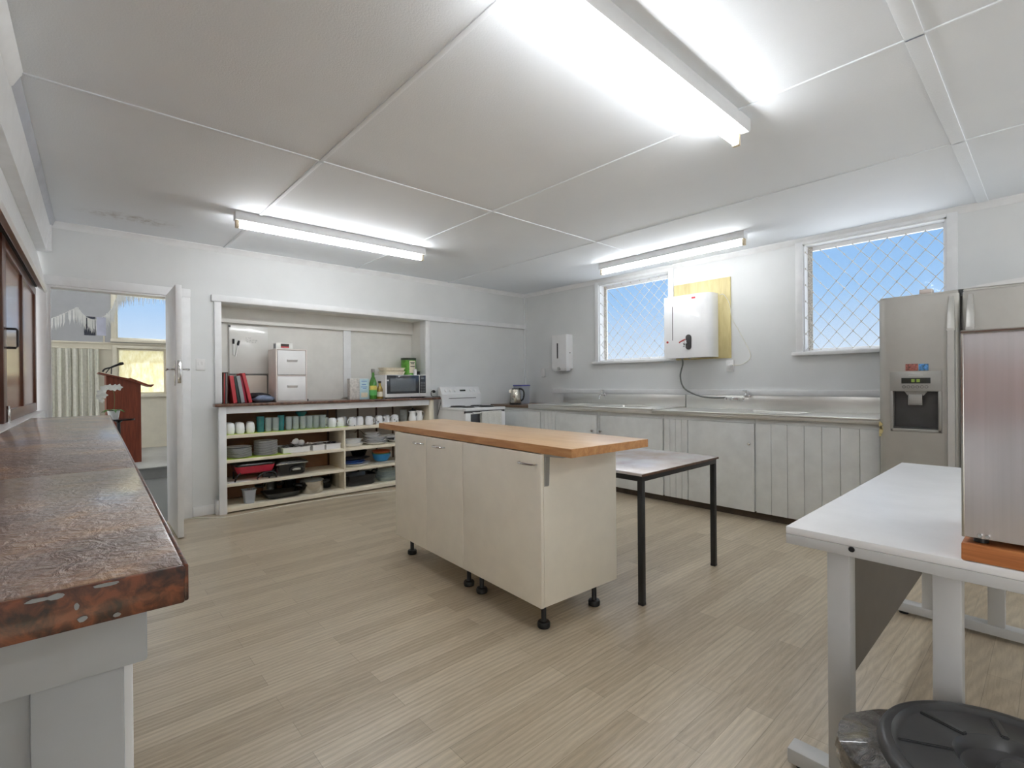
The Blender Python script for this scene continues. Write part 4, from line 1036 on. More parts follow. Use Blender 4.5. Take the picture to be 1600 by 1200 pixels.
# electric frypan, roaster
fp = thing('electric_frypan', 'red electric frypan with black lid rim and legs on the third shelf', 'frypan', (1.34, YS+.15, Z3+.001))
def rr_loft(mb, levels, cx=0, cy=0, cap0=True, cap1=True, r=.04):
    rows = []
    for hw, hd, z in levels:
        row = [(cx+x, cy+y, z) for x, y in roundrect(-hw, hw, -hd, hd, r)]; row.append(row[0]); rows.append(row)
    mb.sheet(rows)
    for fl, row in ((cap0, rows[0]), (cap1, rows[-1])):
        if fl:
            vs = [mb.bm.verts.new(p) for p in row[:-1]]; mb.bm.faces.new(vs)
    bmesh.ops.recalc_face_normals(mb.bm, faces=mb.bm.faces[:]); return mb
rr_loft(MB(), [(.12, .08, .062), (.155, .11, .072), (.172, .125, .115), (.176, .128, .140), (.170, .122, .140), (.150, .10, .085), (.10, .07, .08)]).build('pan', 'red_enamel', fp)
rr_loft(MB(), [(.168, .121, .1405), (.18, .132, .142), (.182, .134, .154), (.172, .126, .166), (.11, .07, .176)]).build('lid', 'black_enamel', fp)
lg = MB()
for x in (-.16, .14):
    lg.tube(path([(x-.03, -.135, .0065), (x-.02, -.138, .045), (x+.0, -.14, .072), (x+.02, -.12, .08)], 5), .0065, 8)
lg.build('leg', 'black_plastic', fp)
lg = MB().tube(path([(.0, -.150, .0085), (.015, -.152, .04), (.06, -.154, .066), (.13, -.154, .070), (.165, -.152, .05), (.172, -.150, .0085)], 6), .0085, 8).box((.05, -.146, .02), (.15, -.135, .055), .004)
lg.build('handle_stand', 'black_plastic', fp)
MB().tube([(-.15, .1, .0), (-.15, .1, .075)], .007).tube([(.15, .1, .0), (.15, .1, .075)], .007).build('rear_leg', 'black_plastic', fp)
put('magazine', MB().box((0, 0, 0), (.19, .1, .003)), 'paper', (1.10, YS+.006, Z3+.0005), 'thin pale papers lying under the front of the red frypan', 'papers', None, R(6))
ro = thing('roaster', 'black lidded roaster with steel handle plate beside the red frypan', 'roaster', (1.675, YS+.14, Z3+.001))
rr_loft(MB(), [(.12, .075, .0), (.135, .095, .012), (.148, .11, .105), (.158, .118, .112), (.158, .118, .118)]).build('body', 'black_enamel', ro)
rr_loft(MB(), [(.154, .114, .1185), (.160, .120, .120), (.160, .120, .130), (.145, .108, .148), (.12, .085, .158)]).build('lid', 'black_enamel', ro)
MB().box((-.155, -.1215, .119), (.155, -.119, .127), .001).build('rim_strip', 'steel', ro)
MB().tube(path([(-.02, -.105, .045), (-.018, -.125, .066), (.02, -.130, .083), (.06, -.130, .083), (.098, -.125, .066), (.10, -.105, .045)], 5), .008, 8).build('handle', 'black_plastic', ro)
MB().box((.0, -.122, .050), (.08, -.104, .072), .004).build('handle_plate', 'fridge_handle', ro)

# bottom shelf
tb = thing('plastic_tub', 'clear plastic tub holding upright utensils on the bottom shelf', 'tub', (1.285, YS+.08, Z4+.001))
rr_loft(MB(), [(.040, .040, 0), (.054, .054, .125), (.060, .060, .128), (.060, .060, .132), (.052, .052, .130), (.038, .038, .004)], r=.012).build('tub_wall', 'clear_plastic', tb)
for i, (x, y) in enumerate(((-.008, 0), (.01, .008), (.02, -.01))):
    put('skewer', MB().tube([(x*.5, y*.5, 0), (x, y, .16)], .004, 6), 'bench_wood', (1.285, YS+.08, Z4+.006), 'wooden handled utensil standing in the clear tub, %s from the left' % ordinal(i), 'utensil', 'utensils in the clear tub')
bt = put('baking_tray', rr_loft(MB(), [(.13, .075, .0), (.142, .09, .008), (.165, .115, .055), (.178, .128, .058), (.178, .128, .062), (.162, .112, .060), (.136, .085, .013)]), 'black_enamel', (1.60, YS+.135, Z4+.001), 'low black roasting tray in front of the small saucepan', 'baking tray')
def pot(label, loc, r, h, mat='pot_steel', rz=0.0, name='saucepan', lid=True, ears=True):
    t = thing(name, label, 'pot', loc, R(rz))
    MB().lathe([(0, 0), (r*.94, 0), (r*.98, .006), (r*.98, .02), (r, .024), (r, h-.004), (r*1.04, h), (r*.97, h), (r*.97, .03), (0, .03)], (0, 0, 0), 36).build('body', mat, t)
    if lid:
        l = MB().lathe([(r*1.03, h), (r*1.03, h+.005), (r*.8, h+.018), (r*.3, h+.026), (0, h+.027)], (0, 0, 0), 36).build('lid', 'clear_glass', t)
        MB().lathe([(0, h+.026), (.008, h+.026), (.007, h+.036), (.018, h+.044), (.016, h+.052), (0, h+.053)], (0, 0, 0), 18).build('lid_knob', 'black_plastic', l)
    if ears:
        for s in (-1, 1):
            MB().tube(path([(s*r*.98, -.04, h*.72), (s*(r+.045), -.038, h*.80), (s*(r+.055), 0, h*.80), (s*(r+.045), .038, h*.80), (s*r*.98, .04, h*.72)], 4), .012, 10).build('handle', 'black_plastic', t)
    return t
pot('wide stainless stockpot with black handles on the bottom shelf', (1.905, YS+.14, Z4+.001), .118, .125)
pot('small stainless saucepan behind the black roasting tray', (1.54, YS+.33, Z4+.001), .072, .13)
pot('dark saucepan at the rear between tray and stockpot', (1.735, YS+.335, Z4+.001), .068, .13, 'black_enamel', 0, 'saucepan', True, False)
k2 = thing('mixer_bowl', 'dark pan tucked beside the divider behind the stockpot', 'pan', (2.105, YS+.29, Z4+.001))
MB().lathe([(0, 0), (.06, 0), (.075, .03), (.08, .105), (.076, .105), (.07, .03), (0, .008)], (0, 0, 0), 28).build('pan_body', 'black_enamel', k2)

# right hand bays
bk = thing('wire_basket', 'pale wire basket behind the white baking dishes', 'basket', (2.36, YS+.30, Z2+.001))
m = MB()
for z, s in ((.02, .9), (.06, .95), (.10, 1.0), (.13, 1.03)):
    m.tube([(x, y, z) for x, y in roundrect(-.10*s, .10*s, -.07*s, .07*s, .03)] + [roundrect(-.10*s, .10*s, -.07*s, .07*s, .03)[0] + (z,)], .003, 6)
pr, pt = roundrect(-.09, .09, -.063, .063, .03), roundrect(-.103, .103, -.072, .072, .03)
for (x, y), (a, b) in zip(pr, pt): m.tube([(x, y, .0025), (a, b, .13)], .0022, 5)
m.build('wire_cage', 'mesh_wire', bk)
m = MB().tube(path([(.10, 0, .13), (.15, 0, .16), (.19, -.05, .11), (.215, -.08, .04)], 5), .003, 6); m.build('basket_handle', 'cork_dark', bk)
def dish(label, loc, a, b, h, mat='white_ceramic', rz=0.0, grp=None, name='baking_dish'):
    return put(name, MB().lathe([(0, 0), (.62, 0), (.78, .15*h), (.95, .85*h), (1.04, h), (1.03, 1.06*h), (.92, .92*h), (.74, .2*h), (0, .1*h)], (0, 0, 0), 36, Matrix.Diagonal((a, b, 1, 1))), mat, loc, label, 'dish', grp, R(rz))
dish('oval white dish at the bottom, left bay beside the divider', (2.375, YS+.15, Z2+.001), .125, .09, .035, grp='white baking dishes')
dish('oval white dish resting in another beside the divider', (2.365, YS+.16, Z2+.030), .115, .085, .045, grp='white baking dishes')
for i, (r, lb) in enumerate(((.145, 'largest white platter at the bottom of the pile above the bowls'), (.140, 'second white platter in the pile above the bowls'), (.135, 'third white platter in the pile above the bowls'), (.14, 'white platter fourth from the bottom in the pile'), (.10, 'small white plate fifth in the pile'), (.085, 'topmost small white dish on the platter pile'))):
    dish(lb, (2.645 + (.02 if i == 3 else 0) - (.04 if i > 3 else 0), YS+.165, Z2+.001+.0215*i), r, r*.95, .026, 'white_ceramic', 10*i, 'white platters in the pile', 'platter')
dish('white platter at far right of the second shelf', (2.97, YS+.17, Z2+.001), .15, .13, .03, 'white_ceramic', 0, None, 'platter')
dish('wide white platter leaning at the rear right of the second shelf', (2.90, YS+.28, Z2+.045), .16, .10, .03, 'white_ceramic', 0, None, 'platter')
put('pitcher_base', MB().cyl((0, 0, 0), .05, .042, 20), 'dark_grey', (2.90, YS+.28, Z2+.001), 'dark round tin under the rear platter', 'tin')
# third shelf right bay
dish('white platter under the blue plates on the third shelf', (2.40, YS+.16, Z3+.001), .165, .14, .028, 'white_ceramic', 0, None, 'platter')
dish('blue plate in the lower position of the blue pair', (2.375, YS+.15, Z3+.030), .13, .115, .022, 'blue_plate', 0, 'blue plates', 'plate')
dish('blue plate on top of the blue pair', (2.365, YS+.155, Z3+.048), .125, .11, .02, 'blue_plate', 0, 'blue plates', 'plate')
dish('dark metal plate over the blue plates', (2.41, YS+.18, Z3+.069), .165, .13, .018, 'dark_grey', 0, None, 'plate')
dish('black bowl sitting on the pile of blue plates', (2.49, YS+.26, Z3+.088), .095, .085, .06, 'black_enamel', 0, None, 'bowl')
wr = put('cooling_rack', MB(), 'mesh_wire', (2.72, YS+.03, Z3+.001), 'wire cooling rack lying beside the blue bowl', 'rack')
bpy.data.objects.remove(wr)
m = MB()
for i in range(8): m.tube([(i*.03, 0, .018), (i*.03, .24, .018)], .002, 5)
for y in (.01, .23): m.tube([(-.01, y, .003), (-.004, y, .018), (.22, y, .018), (.226, y, .003)], .0025, 6)
put('cooling_rack', m, 'mesh_wire', (2.60, YS+.03, Z3+.0005), 'wire cooling rack lying in front of the blue bowl', 'rack')
put('bowl', MB().lathe([(0, 0), (.07, 0), (.095, .04), (.105, .085), (.110, .086), (.101, .082), (.066, .006), (0, .006)], (0, 0, 0), 36), 'blue_plastic', (2.715, YS+.145, Z3+.0225), 'bright blue mixing bowl on the third shelf', 'bowl', 'nested mixing bowls')
put('bowl', MB().lathe([(0, 0), (.07, 0), (.09, .03), (.103, .06), (.107, .061), (.099, .058), (.066, .005), (0, .005)], (0, 0, 0), 36), 'green_plastic', (2.715, YS+.145, Z3+.058), 'green mixing bowl nested in the blue one', 'bowl', 'nested mixing bowls')
put('bowl', MB().lathe([(0, 0), (.07, 0), (.09, .025), (.106, .052), (.110, .053), (.101, .05), (.066, .004), (0, .004)], (0, 0, 0), 36), 'orange_plastic', (2.715, YS+.145, Z3+.088), 'orange-brown mixing bowl on top of the blue and green ones', 'bowl', 'nested mixing bowls')
rp_ = thing('roasting_pan', 'large black roasting pan at the bottom of the right bay', 'roasting pan', (2.440, YS+.165, Z4+.001))
rr_loft(MB(), [(.145, .09, .0), (.155, .105, .012), (.172, .125, .112), (.182, .133, .116), (.182, .133, .122), (.168, .120, .120), (.15, .1, .018)]).build('pan_body', 'black_enamel', rp_)
for s in (-1, 1): MB().tube(path([(s*.172, -.05, .112), (s*.205, -.045, .135), (s*.212, 0, .142), (s*.205, .045, .135), (s*.172, .05, .112)], 5), .008, 8).build('handle', 'black_enamel', rp_)
for i in range(4):
    put('glass_dish', rr_loft(MB(), [(.10, .07, .0), (.115, .085, .01), (.135, .105, .045), (.142, .112, .048), (.142, .112, .051), (.13, .10, .047), (.10, .075, .008)]), 'clear_glass', (2.80+.012*(i % 2), YS+.15, Z4+.001+.0245*i), ['clear glass dish at the bottom of the stack by the black pan', 'second clear glass dish up in the stack by the black pan', 'third clear glass dish up in the stack by the black pan', 'topmost clear glass dish stacked by the black pan'][i], 'dish', 'stacked glass dishes')

# ------------------------------------------------------------------ on the brown counter
wb = thing('whiteboard', 'white magnetic board with faint writing on the alcove wall', 'whiteboard', (1.20, 5.592, 1.318))
MB().box((0, -.012, 0), (.365, .0, .492), .004).build('board', 'whiteboard_face', wb)
MB().box((-.004, -.014, -.004), (.369, -.010, 0)).box((-.004, -.014, .0), (.0, -.002, .495)).build('board_rim', 'fridge_panel', wb)
MB().box((-.006, -.015, .468), (.012, -.004, .488)).build('corner_clip', 'dark_grey', wb)
rng = random.Random(4); m = MB()
for (x, z, L) in ((.150, .368, .055), (.150, .345, .105), (.158, .326, .085)):
    xx = x
    while xx < x + L:
        wl_ = rng.uniform(.014, .030); pts = []
        for k in range(int(wl_/.003)): pts.append((xx+k*.003, -.0125, z + rng.uniform(-.005, .006)))
        if len(pts) > 1: m.tube(pts, .0008, 4)
        xx += wl_ + .006
m.build('writing', 'ink', wb)
for i, (x, z, rz) in enumerate(((.035, .30, 0), (.075, .285, 12))):
    t = thing('whiteboard_marker', ['white marker clipped to the whiteboard, left of the pair', 'white marker clipped to the whiteboard, tilted right of the pair'][i], 'marker', (1.20+x, 5.567, 1.318+z), 0, 'markers on the whiteboard')
    q = Matrix.Rotation(R(rz), 4, 'Y')
    MB().tube([tuple(q @ Vector((0, 0, -.115))), tuple(q @ Vector((0, 0, .0)))], .006, 10).build('barrel', 'white_plastic', t)
    MB().tube([tuple(q @ Vector((0, 0, .0))), tuple(q @ Vector((0, 0, .05)))], .010, 10).box((-.006, .0, .008), (.006, .0125, .03)).build('marker_cap', 'black_plastic', t)
pb = thing('leaning_panel', 'beige panel with dark edge standing under the whiteboard', 'panel', (1.20, 5.575, CT))
MB().box((0, 0, 0), (.352, .018, .278), .002).build('board', 'beige_board', pb)
MB().box((-.001, -.001, .274), (.354, .010, .279)).box((.350, -.001, 0), (.3545, .010, .279)).build('edge_strip', 'dark_grey', pb)

dt = thing('drawer_tower', 'white two-drawer storage tower on the brown counter', 'drawers', (1.543, 5.25, CT))
MB().box((0, .004, 0), (.305, .26, .008)).box((0, .004, .526), (.305, .26, .536), .003).box((0, .0, .0), (.012, .26, .532), .002).box((.293, .0, .0), (.305, .26, .532), .002).box((.012, .25, 0), (.293, .26, .53)).box((.012, .002, .262), (.293, .25, .270)).build('case', 'pinkish_white', dt)
for z in (.010, .274):
    d = MB().box((.015, -.002, z), (.290, .235, z+.248), .004).build('drawer', 'white_plastic', dt)
    MB().prism([(-.002, z+.158), (-.022, z+.155), (-.014, z+.140), (-.002, z+.132)], .105, .205, 'x').build('handle', 'white_plastic', d)
tag(bx((1.847, 5.30, CT), (1.878, 5.33, CT+.02), .003).build('small_clip', 'black_plastic'), 'small black object on the counter beside the drawer tower', 'clip')
put('sticky_note', MB().box((0, 0, 0), (.0012, .05, .075)), 'label_gold', (1.8485, 5.31, CT+.16), 'yellow sticky note on the right side of the drawer tower', 'note')
tbx = thing('cardboard_box', 'small white carton with dark and red print on the drawer tower', 'box', (1.555, 5.28, CT+.537))
MB().box((0, 0, 0), (.16, .09, .062), .001).build('carton', 'paper', tbx)
MB().box((.045, -.0012, .026), (.125, .0005, .052)).build('print', 'cork_dark', tbx)['label'] = 'dark printed panel'
MB().box((.045, -.0012, .012), (.125, .0005, .026)).build('print', 'red_card', tbx)['label'] = 'red printed strip'
MB().box((-.0012, .01, .008), (.0005, .08, .05)).build('print', 'grey_card', tbx)

# books and folders leaning to the left
for i in range(5):
    put('exercise_book', MB().box((0, 0, 0), (.007, .20, .295-.01*(i % 2)), .001, mtx=Matrix.Rotation(R(1.2), 4, 'Y')), ['dark_wood', 'red_card', 'cork_dark', 'grey_card', 'dark_wood'][i], (1.072+.0082*i, 5.256, CT), 'thin worn book, %s from the alcove side' % ordinal(i), 'book', 'thin books at the left end of the counter')
def folder(loc, w, d, h, tilt, mat, label, name='ring_binder'):
    t = thing(name, label, 'folder', loc, 0, 'folders at the left end of the counter')
    q = Matrix.Rotation(R(-tilt), 4, 'Y')
    MB().box((0, 0, 0), (.003, d, h), .001, mtx=q).box((w-.003, 0, 0), (w, d, h), .001, mtx=q).box((0, 0, 0), (w, .003, h), .001, mtx=q).build('cover', mat, t)
    MB().box((.0035, .006, .004), (w-.0035, d-.004, h-.012), mtx=q).build('pages', 'paper', t)
    return t
folder((1.160, 5.25, CT+.0005), .034, .21, .262, 7, 'red_card', 'light red folder next to the thin books')
folder((1.198, 5.255, CT+.0005), .022, .20, .255, 7.8, 'dark_green_card', 'dark green folder right of the light red folder')
folder((1.226, 5.25, CT+.0005), .034, .21, .262, 9, 'grey_card', 'grey ring binder in the middle of the folders')
folder((1.264, 5.262, CT+.0005), .018, .20, .255, 9.8, 'crimson_card', 'crimson folder right of the grey binder')
folder((1.294, 5.245, CT+.0005), .030, .21, .290, 12.5, 'red_card', 'tall pinkish-red folder leaning last in the row')
# folded bag
bgx = thing('cloth_bag', 'crumpled blue and black cloth bag on the counter by the folders', 'bag', (1.415, 5.36, CT))
def blob(mb, cx, cy, cz, a, b, c, seed, amp=.12, seg=20, rings=10):
    rg = random.Random(seed); ph = [rg.uniform(0, 6.28) for _ in range(6)]; rows = []
    for i in range(rings+1):
        th = math.pi*i/rings; row = []
        for j in range(seg+1):
            f = 2*math.pi*j/seg
            k = 1 + amp*(math.sin(3*f+ph[0]+2*th)*.6 + math.sin(5*f+ph[1]-3*th)*.4) * math.sin(th)
            row.append((cx + a*k*math.sin(th)*math.cos(f), cy + b*k*math.sin(th)*math.sin(f), max(cz + c*k*math.cos(th), .0005)))
        rows.append(row)
    mb.sheet(rows); bmesh.ops.remove_doubles(mb.bm, verts=mb.bm.verts[:], dist=1e-5); return mb
blob(MB(), 0, .02, .045, .112, .09, .05, 2).build('black_fold', 'fabric_black', bgx)
blob(MB(), .02, -.05, .035, .105, .055, .036, 5).build('blue_fold', 'fabric_blue', bgx)
blob(MB(), -.06, -.02, .065, .055, .06, .03, 9).build('top_fold', 'fabric_black', bgx)

tx = thing('tea_box', 'pale blue and grey carton left of the green bottle', 'box', (2.325, 5.28, CT), 0)
MB().box((0, 0, 0), (.115, .07, .235), .002).build('carton', 'box_grey', tx)
MB().box((.115, -.002, 0), (.228, .07, .232), .002).build('front_panel', 'box_blue', tx)
m = MB()
for z, a, b in ((.20, .135, .20), (.165, .14, .19), (.135, .13, .205), (.12, .15, .195)): m.box((a, -.0032, z), (b, -.0018, z+.007))
m.build('lettering', 'blue_plate', tx)
MB().box((.13, -.0032, .02), (.21, -.0018, .075)).build('picture', 'label_cream', tx)
def bottle(label, loc, r, h, glass, lab, cap, band=None):
    t = thing('bottle', label, 'bottle', loc, 0, 'bottles beside the microwave')
    MB().lathe([(0, 0), (r*.95, 0), (r, .006), (r, h*.52), (r*.85, h*.60), (r*.42, h*.74), (r*.36, h*.90), (r*.42, h*.91), (0, h*.915)], (0, 0, 0), 28).build('glass_body', glass, t)
    MB().lathe([(r+.0006, h*.12), (r+.0012, h*.12), (r+.0012, h*.40), (r+.0006, h*.40)], (0, 0, 0), 28).build('label_band', lab, t)
    if band: MB().lathe([(r+.0016, h*.30), (r+.002, h*.30), (r+.002, h*.44), (r+.0016, h*.44)], (0, 0, 0), 28).build('upper_band', band, t)
    MB().lathe([(0, h*.88), (r*.46, h*.88), (r*.5, h*.9), (r*.5, h), (0, h)], (0, 0, 0), 18).build('cap', cap, t)
    return t
bottle('tall green glass bottle with gold label beside the microwave', (2.60, 5.275, CT), .041, .345, 'bottle_green', 'label_lightgreen', 'fridge_panel', 'label_gold')
bottle('short amber bottle with cream label beside the microwave', (2.695, 5.30, CT), .035, .205, 'bottle_amber', 'label_cream', 'cork_dark')

# microwave and what stands on it
mw = thing('microwave', 'white microwave oven with dark door and keypad on the counter', 'microwave', (2.735, 5.235, CT))
ww, wd_, hh = .555, .345, .278
MB().box((0, .02, .012), (ww, wd_, hh), .005).build('casing', 'white_plastic', mw)
MB().box((0, .0, .012), (ww-.10, .022, hh), .003).build('door', 'white_plastic', mw)
MB().box((.018, -.003, .054), (ww-.104, .004, hh-.006), .002).build('door_glass', 'mw_glass', mw)
MB().box((.062, -.0042, .080), (ww-.155, -.0025, hh-.044), .001).build('door_window', 'mw_window', mw)
MB().box((ww-.10, .0, .012), (ww, .022, hh), .003).build('control_panel', 'white_plastic', mw)
MB().box((ww-.097, -.003, .054), (ww-.01, .004, hh-.006), .002).build('keypad', 'mw_glass', mw)
m = MB()
for i in range(3):
    for j in range(7): m.box((ww-.083+.024*i, -.0042, .070+.019*j), (ww-.070+.024*i, -.0028, .076+.019*j))
m.build('button', 'grey_card', mw)
MB().box((ww-.08, -.0042, .228), (ww-.035, -.0028, .246)).build('display', 'mw_window', mw)
for x in (.03, ww-.03):
    for y in (.04, wd_-.04): MB().cyl((x, y, 0), .014, .0125, 12).build('foot', 'black_plastic', mw)
MT = CT + hh + .0005
def tubw(z, label):
    return put('storage_tub', rr_loft(MB(), [(.125, .075, 0), (.135, .085, .006), (.142, .092, .034), (.148, .098, .036), (.148, .098, .042), (.05, .03, .0425)]), 'label_cream', (2.905, 5.40, z), label, 'container', 'pale tubs on the microwave')
tubw(MT, 'lower pale storage tub on top of the microwave'); tubw(MT+.0445, 'upper pale storage tub on top of the microwave')
tn = thing('drink_tin', 'large green and dark tin on top of the microwave', 'tin', (3.15, 5.42, MT))
MB().cyl((0, 0, 0), .092, .185, 32).build('can', 'tin_green', tn)
MB().lathe([(0, .186), (.094, .186), (.095, .212), (0, .213)], (0, 0, 0), 32).build('lid', 'tin_dark', tn)
m = MB(); rows = []
for z in (.025, .175): rows.append([(.0928*math.cos(R(a)), .0928*math.sin(R(a)), z) for a in range(-114, -55, 6)])
m.sheet(rows, -.0008).build('label_band', 'label_cream', tn)
m = MB()
for i, (z, a0, a1) in enumerate(((.15, -108, -66), (.135, -104, -72), (.10, -106, -64))):
    m.sheet([[(.0942*math.cos(R(a)), .0942*math.sin(R(a)), zz) for a in range(a0, a1, 5)] for zz in (z, z+.010)], -.0006)
m.build('lettering', 'tin_dark', tn)
put('spice_jar', MB().lathe([(0, 0), (.022, 0), (.022, .055), (.018, .06), (.018, .072), (0, .072)], (0, 0, 0), 20), 'white_plastic', (3.172, 5.30, MT), 'small white jar in front of the green tin', 'jar')
put('dark_jar', MB().lathe([(0, 0), (.02, 0), (.02, .045), (0, .046)], (0, 0, 0), 18), 'black_plastic', (3.225, 5.31, MT), 'tiny dark pot right of the small white jar', 'jar')
t = wall_plate('power_socket', 'white wall socket with black plug between microwave and stove', 'socket', (3.415, YB, 1.09), R(90), .05, .075, [])
MB().lathe([(0, 0), (.017, 0), (.014, .028), (.006, .034), (0, .034)], (0, 0, 0), 14, Matrix.Translation((-.009, 0, .005)) @ Matrix.Rotation(R(-90), 4, 'Y')).build('plug', 'black_plastic', t)
MB().tube(path([(3.415, 5.238, 1.093), (3.39, 5.215, 1.115), (3.345, 5.205, 1.10), (3.335, 5.20, 1.06), (3.36, 5.19, 1.036), (3.452, 5.16, 1.03), (3.446, 5.15, .97), (3.42, 5.15, .88), (3.40, 5.16, .80)]), .004, 8).build('power_cord', 'cord_black', mw, (-mw.location.x, -mw.location.y, -mw.location.z))
MB().tube(path([(4.06, 5.235, 1.06), (4.085, 5.255, 1.09), (4.115, 5.262, 1.02), (4.13, 5.262, .94), (4.13, 5.25, .90)]), .004, 8).build('power_cord', 'cord_black', sv, (-sv.location.x, -sv.location.y, -sv.location.z))
tag(MB().tube(path([(.70, 5.235, .004), (.86, 5.20, .004), (1.03, 5.055, .004), (1.30, 5.07, .004), (1.60, 5.115, .004), (1.9, 5.10, .004), (2.18, 5.085, .004), (2.45, 5.03, .004), (2.70, 4.965, .004), (3.0, 4.95, .004), (3.40, 5.0, .004)]), .004, 6).build('extension_cord', 'cord_white'), 'thin white cord running along the floor before the shelves', 'cord')

# ------------------------------------------------------------------ the hall beyond the doorway
HF, SY, SZ = 10.40, 7.85, .15
struct('floor_hall', bx((-5.0, YB, -.1), (6.5, HF, 0), 0), 'carpet_grey', 'grey carpet floor of the hall beyond the door', 'floor')
struct('floor_stage', MB().box((-5.0, SY, .0), (6.5, HF, SZ-.02)).box((-5.0, SY-.03, SZ-.02), (6.5, HF, SZ), .004), 'stage_grey', 'low grey stage platform in the hall', 'stage')
UP, LOW = (.575, 1.60, 1.98, 2.74), (.585, 1.255, 1.065, 1.83)
mb = holed(MB(), HF, .12, 'y', (-5.0, 6.5), (1.90, 3.6), [(UP[0], UP[1], UP[2], UP[3]), (-3.6, -1.6, 2.0, 2.9), (3.0, 5.0, 2.0, 2.9)])
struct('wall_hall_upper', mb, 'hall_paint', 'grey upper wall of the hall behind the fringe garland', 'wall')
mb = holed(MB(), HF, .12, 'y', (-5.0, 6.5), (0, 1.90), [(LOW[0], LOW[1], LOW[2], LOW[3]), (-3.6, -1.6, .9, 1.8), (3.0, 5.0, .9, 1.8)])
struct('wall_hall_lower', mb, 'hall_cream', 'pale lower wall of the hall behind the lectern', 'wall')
struct('wall_hall_side', holed(MB(), -5.1, .1, 'x', (YB, HF), (0, 3.6), [(5.9, 9.6, .9, 3.2)]), 'hall_paint', 'hall side wall with large opening added to let in daylight', 'wall')  # unseen wall opened up to light the hall
struct('wall_hall_end', bx((6.5, YB, 0), (6.6, HF, 3.6), 0), 'hall_paint', 'hall end wall', 'wall')
struct('wall_hall_near', MB().box((-5.0, YB, ZC+.1), (6.5, YB+.1, 3.6)).box((-5.0, YB, 0), (-.95, YB+.1, ZC+.1)), 'hall_paint', 'hall side of the kitchen wall', 'wall')
struct('ceiling_hall', bx((-5.1, YB, 3.6), (6.6, HF+.1, 3.7), 0), 'ceiling_paint', 'white hall ceiling', 'ceiling')
mb = MB().box((-1.2, HF-.02, 1.895), (3.5, HF, 1.92), .003).box((.415, HF-.015, 1.92), (.435, HF, 2.05)).box((-.12, HF-.012, 1.80), (3.0, HF, 1.81)).box((.40, HF-.02, SZ), (6.5, HF, .165), .002)
struct('trim_19', mb, 'hall_cream', 'cream dado rail on the hall wall', 'trim')
def plain_window(name, W, label, pane, fmat):
    x0, x1, z0, z1 = W
    t = thing(name, label, 'window', (x0, HF, z0)); t['kind'] = 'structure'
    w_, h_ = x1-x0, z1-z0
    MB().box((-.06, -.02, -.05), (0, 0, h_+.05), .003).box((w_, -.02, -.05), (w_+.06, 0, h_+.05), .003).box((0, -.02, h_), (w_, 0, h_+.05), .003).box((-.07, -.05, -.05), (w_+.07, 0.0, 0), .003).build('casing', 'hall_cream', t)
    MB().box((0, .03, 0), (.03, .07, h_)).box((w_-.03, .03, 0), (w_, .07, h_)).box((.03, .03, h_-.03), (w_-.03, .07, h_)).box((.03, .03, 0), (w_-.03, .07, .03)).build('sash', fmat, t)
    MB().box((.03, .045, .03), (w_-.03, .05, h_-.03)).build('glass', pane, t)
    return t
plain_window('window_3', UP, 'high clear hall window showing blue sky', 'pane_glass', 'hall_cream')
plain_window('window_4', LOW, 'hall window with yellow obscured glass behind the lectern', 'frosted_amber', 'hall_cream')
struct('ground', bx((-60, HF+.3, -.35), (60, 120, -.3), 0), 'grass_gold', 'dry golden field outside the hall', 'ground')
struct('ground_yard', MB().box((-60, -60, -.35), (60, YF-.15, -.3)).box((-60, YF-.15, -.35), (-5.3, HF+.3, -.3)).box((6.8, YF-.15, -.35), (60, HF+.3, -.3)), 'yard_bounce', 'pale yard outside the building, added to bounce daylight indoors', 'ground')
k = 6
for x0, x1, z0, z1 in FILL_OPENINGS:
    fr_ = MB().box((x0, YF-.08, z0), (x0+.05, YF-.03, z1)).box((x1-.05, YF-.08, z0), (x1, YF-.03, z1)).box((x0+.05, YF-.08, z0), (x1-.05, YF-.03, z0+.05)).box((x0+.05, YF-.08, z1-.05), (x1-.05, YF-.03, z1))
    struct('window_%d' % (k-1), fr_, 'trim_paint', 'white frame of the added fill window behind the viewpoint, %s from the servery wall' % ordinal(k-6), 'window'); k += 1
sun = bpy.data.lights.new('sun', 'SUN'); sun.energy = 7.0; sun.angle = R(1.0); sun.color = (1, .985, .97)
so = bpy.data.objects.new('sun', sun); COL.objects.link(so); so.location = (0, -5, 12)
so.rotation_euler = Vector((.62, -.22, -.75)).to_track_quat('-Z', 'Y').to_euler()
for i, (x, y) in enumerate(((-2.5, 7.0), (1.5, 7.4), (4.5, 7.0), (-2.5, 9.2), (1.5, 9.6))):  # fixtures added out of sight to brighten the dark hall
    t = tube_light('added fluorescent batten light on the unseen hall ceiling, %s one' % ordinal(i), (x, y, 3.6), 0, 1.60, 0.0, 'tube_glow_dim')
# curtain
rows = []
for j in range(9):
    z = 1.80 - (1.80-.17)*j/8; row = []
    for i in range(97):
        t_ = i/96; x = -1.15 + 1.51*t_
        row.append((x, HF-.075 + .032*math.sin(t_*2*math.pi*17)*(.55+.45*j/8) + .012*math.sin(t_*2*math.pi*41+1), z))
    rows.append(row)
tag(MB().sheet(rows, .002).build('curtain', 'curtain_cloth'), 'pale sage pleated curtain on the hall wall', 'curtain')
cr = thing('curtain_rail', 'thin cream rail carrying the sage curtain', 'rail', (0, HF-.07, 1.812))
MB().tube([(-1.2, 0, 0), (.47, 0, 0)], .008, 10).build('rod', 'hall_cream', cr)
MB().box((.38, .0, -.01), (.40, .068, .01)).box((-1.0, .0, -.01), (-.98, .068, .01)).build('rail_bracket', 'hall_cream', cr)
